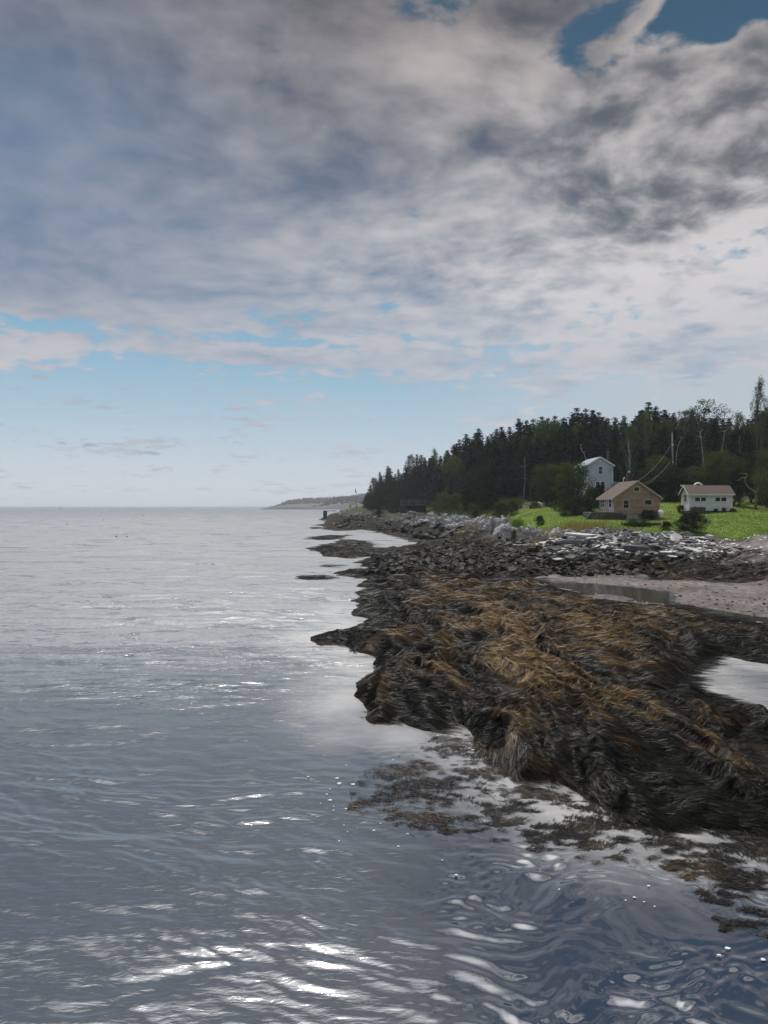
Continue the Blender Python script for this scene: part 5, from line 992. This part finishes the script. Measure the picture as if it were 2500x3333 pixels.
# arch and tent behind the cabin
ar = MB(); D = 112; pts = [(at(2257, D)+i, 0, 0) for i in ()]
arc = [Vector((at(2259+26*k/10, D), D, zat(1583-10.5*math.sin(PI*(.10+.78*k/10)), D))) for k in range(11)]; o0 = arc[0].copy()
hp = ar.tube([p-o0 for p in arc], .14, 8).build('white_hoop', M['whitepaint'], None, True); hp.location = o0; tag(hp, 'white curved hoop showing above the cabin roof', 'hoop')
st = MB(); st.box(0, at(2254, 111)-at(2217, 111), 0, .3, 0, .16); o = st.build('pale_plank', M['oldwhite']); o.location = (at(2217, 111), 111, zat(1582, 111)); tag(o, 'pale plank showing behind the left end of the cabin roof', 'plank')
D = 120; tz = H(at(2430, D), D); te = empty('white_tent', (at(2414, D), D, zat(1624, D)), 0, 'white pointed tent under the dark trees right of the cabin', 'tent'); hh = 26/2500*D; ww = 27/2500*D
mb = MB(); mb.add([(0, 0, 0), (ww, .2, 0), (ww*1.1, 1.6, 0), (.1, 1.5, 0), (ww*.30, .7, hh), (ww*.52, .75, hh)], [(0, 1, 5, 4), (1, 2, 5), (2, 3, 4, 5), (3, 0, 4), (0, 3, 2, 1)]); mb.build('canvas', M['oldwhite'], te)
mb = MB(); mb.tube([(ww*.30, .7, hh), (ww*.30, .7, hh+.25)], .025, 6); mb.build('pole', M['palewood'], te)
mb = MB(); mb.box(0, 1.0, 0, .5, 0, .3); o = mb.build('white_crate', M['oldwhite'], bevel=.02); o.location = (at(2386, 118), 118, zat(1624, 118)); tag(o, 'low white crate between the cabin and the thick dark tree', 'crate')
# utility pole and wires
D = 127; pz = H(at(2192, D), D)-.3; up = empty('utility_pole', (at(2191, D), D, pz), 0, 'tall weathered utility pole above the dark trees', 'pole'); ztop = zat(1408, D)-pz
mb = MB(); mb.tube([(0, 0, 0), (-.05, 0, ztop*.5), (at(2187.5, D)-at(2191, D), 0, ztop)], [.16, .13, .10], 10); mb.build('post', M['palewood'], up, True); mb = MB(); mb.box(-.22, -.02, -.2, -.12, ztop-2.2, ztop-1.9); mb.box(-.2, 0, -.2, -.12, ztop-5, ztop-4.8); mb.build('bracket', M['metal'], up)
def wire(a, b_, sag, name, lab, rad=.021):
    a, b_ = Vector(a), Vector(b_); pts = [a.lerp(b_, k/14)-Vector((0, 0, sag*4*(k/14)*(1-k/14)))-a for k in range(15)]; mb = MB(); mb.tube(pts, rad, 6); o = mb.build(name, M['palewood'], None, True); o.location = a; tag(o, lab, 'wire')
wire((at(2187, D), D-.2, zat(1441, D)), (at(2069, 98.5), 98.5, zat(1569, 98.5)), .8, 'power_wire', 'upper pale wire from the utility pole down to the cottage ridge')
wire((at(2180, D), D-.2, zat(1503, D)), (at(2090, 98.5), 98.5, zat(1574, 98.5)), .6, 'power_wire', 'lower pale wire from the utility pole to the cottage gable')
wire((at(2140, 112), 112, zat(1548, 112)), (at(2100, 99), 99, zat(1577, 99)), .25, 'power_wire', 'short third wire below the two long ones', .018)
# bench, post, person in the garden
D = 128; x = at(1703, D); gb = empty('garden_bench', (x, D, zat(1651, D)), 0, 'small white-legged bench in the far garden', 'bench'); mb = MB(); mb.box(-.45, .65, 0, .35, .44, .50); mb.build('seat', M['palewood'], gb)
for xa in (.0, .3): mb = MB(); mb.box(xa-.03, xa+.05, .02, .3, 0, .44); mb.build('leg', M['whitepaint'], gb)
D = 124; mb = MB(); mb.tube([(0, 0, 0), (0, 0, .25), (0, 0, .45), (0, 0, .55), (0, 0, .62)], [.10, .16, .17, .08, .05], 10); o = mb.build('dark_urn', M['black'], None, True); o.location = (at(1727, D), D, zat(1656, D)); tag(o, 'small dark upright urn standing on the lawn by the bench', 'urn')
def skin(name, pts, edges, mat, parent, sub=2):
    me = bpy.data.meshes.new(name); me.from_pydata([p[:3] for p in pts], edges, []); o = bpy.data.objects.new(name, me); COL.objects.link(o); o.parent = parent; me.materials.append(mat)
    md = o.modifiers.new('skin', 'SKIN'); md.use_smooth_shade = True
    for v, p in zip(me.skin_vertices[0].data, pts): v.radius = (p[3], p[3]*(p[4] if len(p) > 4 else 1))
    me.skin_vertices[0].data[0].use_root = True; s_ = o.modifiers.new('subdivision', 'SUBSURF'); s_.levels = s_.render_levels = sub; return o
D = 128; M['skin'] = simple_mat('skin', (.42, .27, .2), .6, .05, 3, 0); M['shirt'] = simple_mat('white_shirt', (.75, .75, .74), .8, .05, 3, .1); M['short'] = simple_mat('pale_shorts', (.70, .70, .68), .8, .05, 3, .1)
pe = empty('person', (at(1762, D), D, zat(1661, D)), 0, 'person in white hat, shirt and shorts bending forward over garden plants', 'person')
# x<0 is where the person bends towards
body = [(.12, 0, .90, .13), (.08, 0, 1.02, .13), (-.08, 0, 1.16, .14), (-.22, 0, 1.24, .13), (-.33, 0, 1.26, .05), (-.42, 0, 1.24, .095),
        (-.24, .19, 1.20, .055), (-.30, .22, .93, .042), (-.36, .20, .70, .032), (-.24, -.19, 1.20, .055), (-.28, -.22, .93, .042), (-.36, -.20, .72, .032),
        (.13, .10, .82, .10), (.05, .12, .46, .065), (.10, .12, .08, .042), (.02, .12, .03, .035), (.13, -.10, .82, .10), (.07, -.12, .46, .065), (.12, -.12, .08, .042), (.04, -.12, .03, .035),
        (-.38, .20, .62, .022), (-.38, -.20, .64, .022)]
skin('body', body, [(0, 1), (1, 2), (2, 3), (3, 4), (4, 5), (3, 6), (6, 7), (7, 8), (3, 9), (9, 10), (10, 11), (0, 12), (12, 13), (13, 14), (14, 15), (0, 16), (16, 17), (17, 18), (18, 19), (8, 20), (11, 21)], M['skin'], pe)
skin('shirt', [(.09, 0, .96, .15), (-.02, 0, 1.11, .155), (-.16, 0, 1.21, .155), (-.26, 0, 1.245, .10), (-.23, .20, 1.19, .07), (-.27, .22, 1.02, .06), (-.23, -.20, 1.19, .07), (-.26, -.22, 1.02, .06)], [(0, 1), (1, 2), (2, 3), (2, 4), (4, 5), (2, 6), (6, 7)], M['shirt'], pe)
skin('shorts', [(.12, 0, .91, .15), (.14, .10, .80, .115), (.09, .11, .58, .10), (.14, -.10, .80, .115), (.11, -.11, .58, .10)], [(0, 1), (1, 2), (0, 3), (3, 4)], M['short'], pe)
for sg in (1, -1):
    for i, (ln, dx_) in enumerate([(.07, -.02), (.08, -.01), (.075, 0), (.06, .01), (.05, -.03)]):
        bx_ = -.385+.011*i; by_ = sg*.20; skin('finger', [(bx_, by_+.012*(i-2)*.5, .60, .008), (bx_+dx_, by_+.012*(i-2)*.5, .60-ln*.6, .008), (bx_+dx_-.015, by_+.012*(i-2)*.5, .60-ln, .006)], [(0, 1), (1, 2)], M['skin'], pe, 1)
mb = MB(); c_ = Vector((-.44, 0, 1.29)); ax3 = Vector((-.45, 0, .9)).normalized()
mb.tube([c_-ax3*.02, c_-ax3*.0, c_+ax3*.01, c_+ax3*.09, c_+ax3*.12], [.17, .175, .11, .095, .04], 14); mb.build('hat', M['shirt'], pe, True)
# --- wooden bridge with rail
D = 190; bx0 = at(1305, D); bx1 = at(1386, D); zd = zat(1642.5, D); br = empty('wooden_bridge', (bx0, D, zd), 0, 'grey wooden footbridge with a slatted rail over a dark gap', 'bridge'); L_ = bx1-bx0
M['greywood'] = simple_mat('grey_bridge_wood', (.13, .115, .105), .85, .3, 3, .3)
mb = MB(); mb.box(0, L_, 0, 2.2, -.18, 0); mb.build('deck', M['greywood'], br)
for yy in (0, 2.1):
    for i in range(4): mb = MB(); xa = (L_-.12)*i/3; mb.box(xa, xa+.12, yy-.05, yy+.07, -.3, 1.25); mb.build('post', M['greywood'], br)
    for zz in (.35, .72, 1.1): mb = MB(); mb.box(-.1, L_+.1, yy-.09, yy-.052, zz, zz+.12); mb.build('rail', M['greywood'], br)
gap = MB(); gap.box(1.6, L_+.2, .6, 1.8, -2.0, -.25); gap.build('gap_shade', M['black'], br); mb = MB(); mb.box(-.3, 1.5, .4, 1.9, -2.2, -.2); mb.build('abutment', M['deckwood'], br)  # shade in the gap under the bridge is built as a solid black box
# --- deck, flag and pier on the far point
D = min(345, hit(1150, 1649, 200)[1]-3); dk = empty('white_deck', (at(1137, D), D, zat(1641, D)), 0, 'white railed deck on posts above the rocks of the far point', 'deck'); w__ = at(1164, D)-at(1137, D); hh = zat(1631, D)-zat(1641, D)
mb = MB(); mb.box(0, w__, 0, 3, -.35, 0); mb.build('platform', M['whitepaint'], dk)
mb = MB(); mb.box(0, w__, -.1, 0, hh-.15, hh); mb.box(0, w__, -.1, 0, .05, .2); mb.box(0, .15, -.1, 0, 0, hh); mb.box(w__*.33, w__*.33+.15, -.1, 0, 0, hh); mb.box(w__-.15, w__, -.1, 0, 0, hh); mb.box(.16, w__-.16, -.08, -.03, .2, hh-.15); mb.build('railing', M['whitepaint'], dk)
for xa in (.3, w__-.6): mb = MB(); mb.box(xa, xa+.35, .2, .5, -2.2, -.35); mb.build('post', M['black'], dk)
D = D-1; fp = empty('flagpole', (at(1157, D), D, zat(1634, D)), 0, 'slim white flagpole on the deck of the far point', 'flagpole'); hh = zat(1586, D)-zat(1634, D); mb = MB(); mb.tube([(0, 0, -.5), (-.15, 0, hh)], [.10, .05], 8); mb.build('pole', M['whitepaint'], fp, True)
mf, q, b, o = new_mat('flag_cloth'); tc = q.new('ShaderNodeTexCoord').outputs['Object']; s3 = q.new('ShaderNodeSeparateXYZ'); q.put(s3.inputs[0], tc); zf = s3.outputs[2]
q.put(b.inputs['Base Color'], q.ramp(q.m('DIVIDE', q.m('SUBTRACT', zf, hh-2.6), 2.6), [(0, (.02, .03, .08)), (.45, (.03, .05, .12)), (.5, (.30, .24, .16)), (.75, (.35, .12, .10)), (1, (.4, .38, .35))]))
vv = []; NX = 6; NZ = 10
for j in range(NZ+1):
    for i in range(NX+1):
        u, v = i/NX, j/NZ; vv.append((-.1+u*.75*(.3+.9*v), .18*math.sin(u*7+v*3)*u, hh-.15-v*1.9-u*.8))
fl = MB(); fl.add(vv, [(j*(NX+1)+i, j*(NX+1)+i+1, (j+1)*(NX+1)+i+1, (j+1)*(NX+1)+i) for j in range(NZ) for i in range(NX)]); fo = fl.build('flag', mf, fp, True); so_ = fo.modifiers.new('thickness', 'SOLIDIFY'); so_.thickness = .02
D = 322; pc = empty('pier_block', (at(1052, D), D, zat(1687, D)-.4), 0, 'square dark concrete pier block joined to the point by a thin beam', 'pier'); w__ = at(1064, D)-at(1052, D); hh = zat(1663.5, D)-zat(1687, D)+.4; mb = MB(); mb.box(0, w__, 0, 1.8, 0, hh); mb.build('block', M['black'] if 0 else simple_mat('dark_concrete', (.05, .048, .045), .9, .3, 2, .4), pc, bevel=.03)
mb = MB(); mb.box(-.1, at(1094, D)-at(1052, D), .5, 1.3, hh, hh+.18); mb.build('beam', M['deckwood'], pc)
mb = MB(); mb.tube([(0, 0, 0), (0, 0, 2.2)], .05, 6); o = mb.build('marker_stick', M['black']); o.location = (at(1110, 318), 318, zat(1664, 318)); tag(o, 'thin stick standing on the outermost outcrop rock', 'stick')
# --- buoys
def buoy(px_, py_, D, s_, lab, c_, tall=False):
    rt_ = empty('buoy', (at(px_, D), D, 0), 0, lab, 'buoy'); mt = M['black'] if c_ == 'k' else M['brick']; mb = MB(); mb.tube([(0, 0, -.1*s_), (0, 0, .05*s_), (0, 0, .35*s_), (0, 0, .5*s_)], [.3*s_, .5*s_, .45*s_, .15*s_], 12); mb.build('float', mt, rt_, True)
    mb = MB(); mb.tube([(0, 0, .5*s_), (.05*s_, 0, (2.2 if tall else .95)*s_)], [.12*s_ if tall else .05*s_, .06*s_ if tall else .03*s_], 8); mb.build('spar', mt, rt_)
buoy(197, 1656, 1500, 3.0, 'tall dark channel buoy near the horizon at the left', 'k', True); buoy(378, 1749, 146, .42, 'larger dark float of the close pair left of centre', 'k'); buoy(414, 1748, 147, .3, 'smaller dark float of the close pair left of centre', 'k')
buoy(337, 1693, 320, .5, 'tiny dark float halfway between the tall buoy and the point', 'k'); buoy(218, 1707, 246, .4, 'tiny dark float below the tall channel buoy', 'k'); buoy(466, 1679, 455, .6, 'farthest tiny float right of the tall buoy', 'k')
# ------------------------------------------------------------------ far headland, low ledge and haze
def headland(name, prof, D, depth, tcol, label, seed, trees, kind='structure'):
    """prof: (px, py_top); a hill with its own depth"""
    px_ = np.linspace(prof[0][0], prof[-1][0], 160); top = np.interp(px_, [p[0] for p in prof], [p[1] for p in prof]); r = np.random.default_rng(seed); hgt = np.maximum(HC+(1646-top)/2500*D, 0)
    t_ = np.linspace(0, 1, 14); X = (px_[:, None]-1250)/2500*D+0*t_; Y = D+depth*(t_[None]-.4)+0*X; Z = (hgt[:, None])*np.sin(PI*np.clip(t_*1.0, 0, 1))[None]**.6*(1+.10*fbm(X*.01, Y*.01, seed, 3))-1.0*(np.abs(t_-.5) > .49)
    o = mesh_np(name, np.stack([X, Y, Z], -1).reshape(-1, 3), grid_faces(160, 14)[:, ::-1], tcol, True); tag(o, kind=kind)
    if trees:
        mb = MB()
        for _ in range(trees):
            i = r.integers(0, 159); j = r.uniform(.15, .6); x = X[i, 0]+r.uniform(-3, 3); y = D+depth*(j-.4); z = hgt[i]*math.sin(PI*j)**.6; h_ = r.uniform(5, 13)*np.clip(hgt[i]/14, .25, 1)
            if hgt[i] < 3: continue
            w_ = h_*r.uniform(.2, .42); n = 6; V = [(x+math.cos(a)*w_, y+math.sin(a)*w_, z-1) for a in np.arange(n)*6.283/n]+[(x+math.cos(a)*w_*.7, y+math.sin(a)*w_*.7, z+h_*.45*r.uniform(.8, 1.2)) for a in np.arange(n)*6.283/n]+[(x+r.normal()*.3, y, z+h_)]
            mb.add(V, [(k, (k+1) % n, n+(k+1) % n, n+k) for k in range(n)]+[(n+k, n+(k+1) % n, 2*n) for k in range(n)])
        tag(mb.build('far_wood', M['farwood']), label, 'wood', kind='stuff')
M['farwood'] = simple_mat('far_conifers', (.028, .040, .030), .9, .3, .05, 0); M['farrock'] = simple_mat('far_ledge_rock', (.045, .042, .038), .9, .3, .1, 0); M['farland'] = simple_mat('far_land', (.06, .065, .045), .9, .3, .02, 0)
headland('far_headland', [(870, 1651), (905, 1647), (940, 1638), (990, 1632), (1050, 1630), (1120, 1626), (1160, 1620), (1230, 1612), (1300, 1606), (1400, 1600)], 2300, 300, M['farland'], 'hazy wooded headland on the horizon behind the point', 61, 1500)
headland('middle_headland', [(1010, 1651), (1050, 1646), (1080, 1636), (1110, 1630), (1150, 1628), (1200, 1626), (1300, 1622)], 1750, 160, M['farland'], 'nearer hazy wood on the horizon just left of the point', 62, 500)
headland('low_ledge', [(858, 1654), (880, 1651.5), (930, 1650), (980, 1649.5), (1020, 1652), (1080, 1652.5), (1130, 1651), (1200, 1651)], 1300, 60, M['farrock'], '', 63, 0)
hv = MB(); hv.box(-4200, 4200, -60, 7600, -3.5, 60); hm = bpy.data.materials.new('haze_air'); hm.use_nodes = True; q = NT(hm.node_tree); q.n.clear(); pv = q.new('ShaderNodeVolumePrincipled'); pv.inputs['Color'].default_value = (.86, .93, 1, 1); pv.inputs['Density'].default_value = .00017; pv.inputs['Anisotropy'].default_value = .3
q.l.new(pv.outputs[0], q.new('ShaderNodeOutputMaterial').inputs['Volume']); tag(hv.build('haze', hm), kind='stuff', label='thin pale sea haze', cat='haze')
